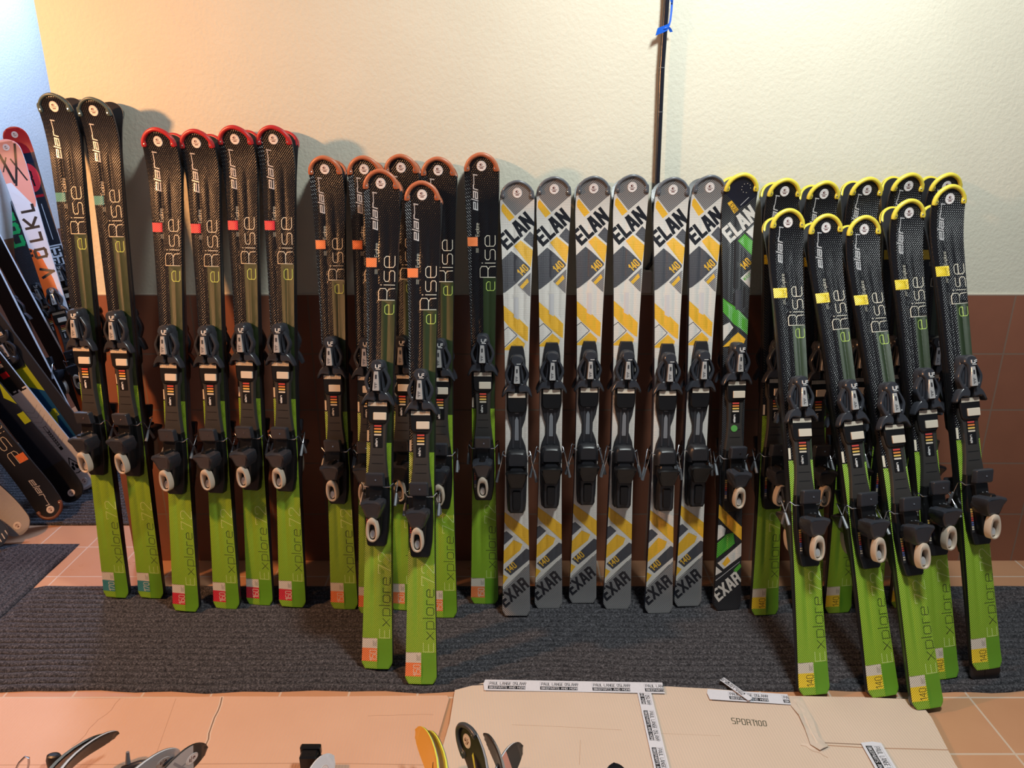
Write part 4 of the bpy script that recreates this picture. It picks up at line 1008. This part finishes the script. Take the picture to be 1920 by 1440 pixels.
down(lambda L: (INK, [(TCREAM, text('Rise', (.010, L - .46), (0, .105), (-.055, 0), .0022, .16)), (ACO, [rect(-.044, -.012, L - .285, L - .25)]), (LOGO, elan_logo(.006, L - .175, .12))]),
     (104, 970), .4, (-2.44, .22, 1.34), 'black ski standing on its brown-capped tip with one orange square, left side', FC, style='A', st=.56, guard=mat('guard_brown', (.16, .06, .035), .38))
down(lambda L: (mat('topsheet_pale_mesh', (.46, .45, .47), .35, weave='cross', pitch=.008, bump=.7), []),
     (44, 1000), .3, (-2.46, .10, 1.00), 'pale grey ski tip resting on the floor beside the side mat', FC, style='A', st=.56)
down(lambda L: (flat('print_steel_blue', '3c4a60'), [(fW, sum([stroke([(-.040 + .016 * k, L - .03), (-.036 + .016 * k, L - .012)], .004) for k in range(6)], []))]),
     (6, 1020), .25, (-2.47, -.02, .72), 'steel-blue ski tip with white rim marks at the very left edge', FC, style='A', st=.56)

# ------------------------------------------------------------------ skis lying on the cardboard, only their tips in the picture
def lying(kind, tippx, h, roll, yaw, label, group='skis lying on the cardboard at the bottom edge', name='ski', z=.0, base=False):
    """roll = share of the ski's width that shows (0 edge-on .. 1 flat on); its sign picks the side the topsheet leans to"""
    P = on_floor(tippx[0], tippx[1], h); a = math.radians(yaw)
    U = P + Vector((math.sin(a), -math.cos(a), 0)) * kind['L']; U.z = z
    o = make_ski(kind, name); ax = (P - U).normalized(); vd = (CP - P).normalized()
    n1 = (vd - ax * vd.dot(ax)).normalized(); n2 = ax.cross(n1); k = abs(roll)
    f = n1 * k + n2 * math.sqrt(1 - k * k) * (1 if roll > 0 else -1)
    if base: f = -n1 * k + n2 * math.sqrt(1 - k * k) * (1 if roll > 0 else -1)
    o.matrix_world = frame(U, P, kind['L'], kind.get('rise', .05), f); tag(o, label, 'ski', group); return o
def lk(base, paint=lambda L: [], **kw):
    L = 1.2; return simple_kind(L, kw.pop('wt', .040), kw.pop('ww', .032), kw.pop('wl', .036), base, paint(L), rise=.07, **kw)
lying(lk(fK, side=fW, nostick=True, wt=.027, ww=.025, wl=.027), (219, 1374), .08, .16, -1, 'dark brown-black upturned ski tip with white edge on the left cardboard', z=.05)
lying(lk(fDk, side=M['steel'], nostick=True, wt=.027, ww=.025, wl=.027), (198, 1380), .08, .05, -3, 'thin ski edge beside the dark upturned tip on the left cardboard', z=.05)
lying(lk(fW, side=fW), (334, 1411), .06, .25, -8, 'white pointed ski tip lying beside a black tube, lower left', z=.05)
lying(lk(PAL, lambda L: [(fK, [rect(-.08, .08, L - .03, L)]), (fTaupe, stroke([(-.03, L - .08), (.02, L - .05)], .006) + stroke([(-.02, L - .12), (.03, L - .08)], .006) + stroke([(0, L - .12), (.0, L - .05)], .005))]), (385, 1401), .08, .35, -1, 'silver and white ski tip with a black point, bottom left', z=.05)
lying(lk(fW, side=fW), (622, 1419), .07, .5, 8, 'white ski tip beside a black buckle at the bottom edge', z=.05)
YT = flat('print_yellow', 'e8b030'); YL = flat('print_lemon', 'd6dc50')
lying(lk(YT, lambda L: [(fK, stroke([(-.01, L - .16), (.02, L - .10)], .006))], side=YL, basem=YT, nostick=True), (783, 1369), .12, -.12, 0, 'yellow upturned ski tip at the bottom edge, left one of two', z=.06)
lying(lk(YL, side=YL, basem=YL, nostick=True), (801, 1377), .11, -.03, 0, 'thin lemon ski edge at the bottom, right one of the yellow two', z=.06)
lying(lk(fK, lambda L: [(YL, stroke([(.0, L - .07), (.012, L - .19)], .009) + stroke([(.012, L - .19), (-.018, L - .15)], .007) + stroke([(-.010, L - .12), (-.010, L - .24)], .008) + stroke([(.02, L - .14), (.02, L - .22)], .006))], side=fTaupe, guard=mat('guard_slate', (.05, .055, .065), .3)), (864, 1362), .14, -.32, 1, 'black ski tip with yellow marks, grey cap and round sticker, bottom edge', z=.05)
lying(lk(fDk, side=M['steel'], nostick=True, wt=.022, ww=.020, wl=.022), (911, 1377), .13, -.03, -4, 'dark curved ski edge just right of the black and yellow tip', z=.05)
lying(lk(fPk, lambda L: [(fK, [rect(-.08, .08, L - .045, L)]), (fW, stroke([(.035, L - .05), (.040, L - .3)], .010))], side=fW, nostick=True), (976, 1399), .09, .25, -2, 'coral and white ski tip with black cap at the bottom edge', z=.05)
lying(lk(fK, side=fW, nostick=True), (1150, 1434), .06, .8, 20, 'dark rounded ski tip just showing below the vertical tape', z=.05)
# small hardware at the bottom edge
b = MB(); q = [on_floor(28, 1446, .06), on_floor(36, 1430, .08), on_floor(47, 1419, .09), on_floor(54, 1421, .09), on_floor(54, 1432, .07), on_floor(50, 1450, .05), on_floor(50, 1480, .015)]
b.tube([tuple(v) for v in q], .0026, M['steel_wire'], 8, raw=True); tag(b.obj('wire_loop', None), 'thin bent metal wire loop standing up at the bottom left corner', 'wire loop')
def lump(name, px, py, z, sx, sy, sz, m, label, cat):
    b = MB(); c = on_floor(px, py, z); b.mound(cr(ell(0, 0, sx, sy, 8), 3), [(0, 0), (0, sz * .7), (sx * .2, sz), (sx * .45, sz * 1.05)], m)
    for v in range(len(b.v)): x, y, zz = b.v[v]; b.v[v] = (c.x + x, c.y + zz, -y)
    tag(b.obj(name, None), label, cat); return b
lump('handle_grip', 106, 1440, .0, .020, .014, .040, M['black_plastic'], 'small black rounded grip at the bottom left edge', 'grip')
b = MB(); q = [on_floor(232, 1444, .03), on_floor(262, 1434, .05), on_floor(300, 1429, .055), on_floor(330, 1428, .05)]
b.tube([tuple(v) for v in q], .011, M['gloss_plastic'], 12, raw=True)
q2 = on_floor(240, 1431, .05); b.tube([(q2.x, q2.y, q2.z), (q2.x + .002, q2.y + .004, q2.z + .030)], [.006, .004], M['grey_plastic'], 8, raw=True)
tag(b.obj('ski_pole', None), 'glossy black pole end with a small grey peg beside the white tip', 'ski pole')
c = on_floor(588, 1436, .03); b = MB()
for (x0, x1, s0, s1, h0, h1) in ((-.030, .012, -.012, .022, 0, .055), (-.034, .016, .012, .028, .038, .062), (.010, .026, -.010, .012, 0, .045)):
    b.mound(rrect(x0, x1, s0, s1, .004), [(0, h0), (0, h1 - .004), (.004, h1)], M['black_plastic'])
for v in range(len(b.v)): x, y, zz = b.v[v]; b.v[v] = (c.x + x, c.y + zz, .012 - y)
tag(b.obj('buckle', None), 'black plastic buckle block at the bottom edge beside a white ski tip', 'buckle')
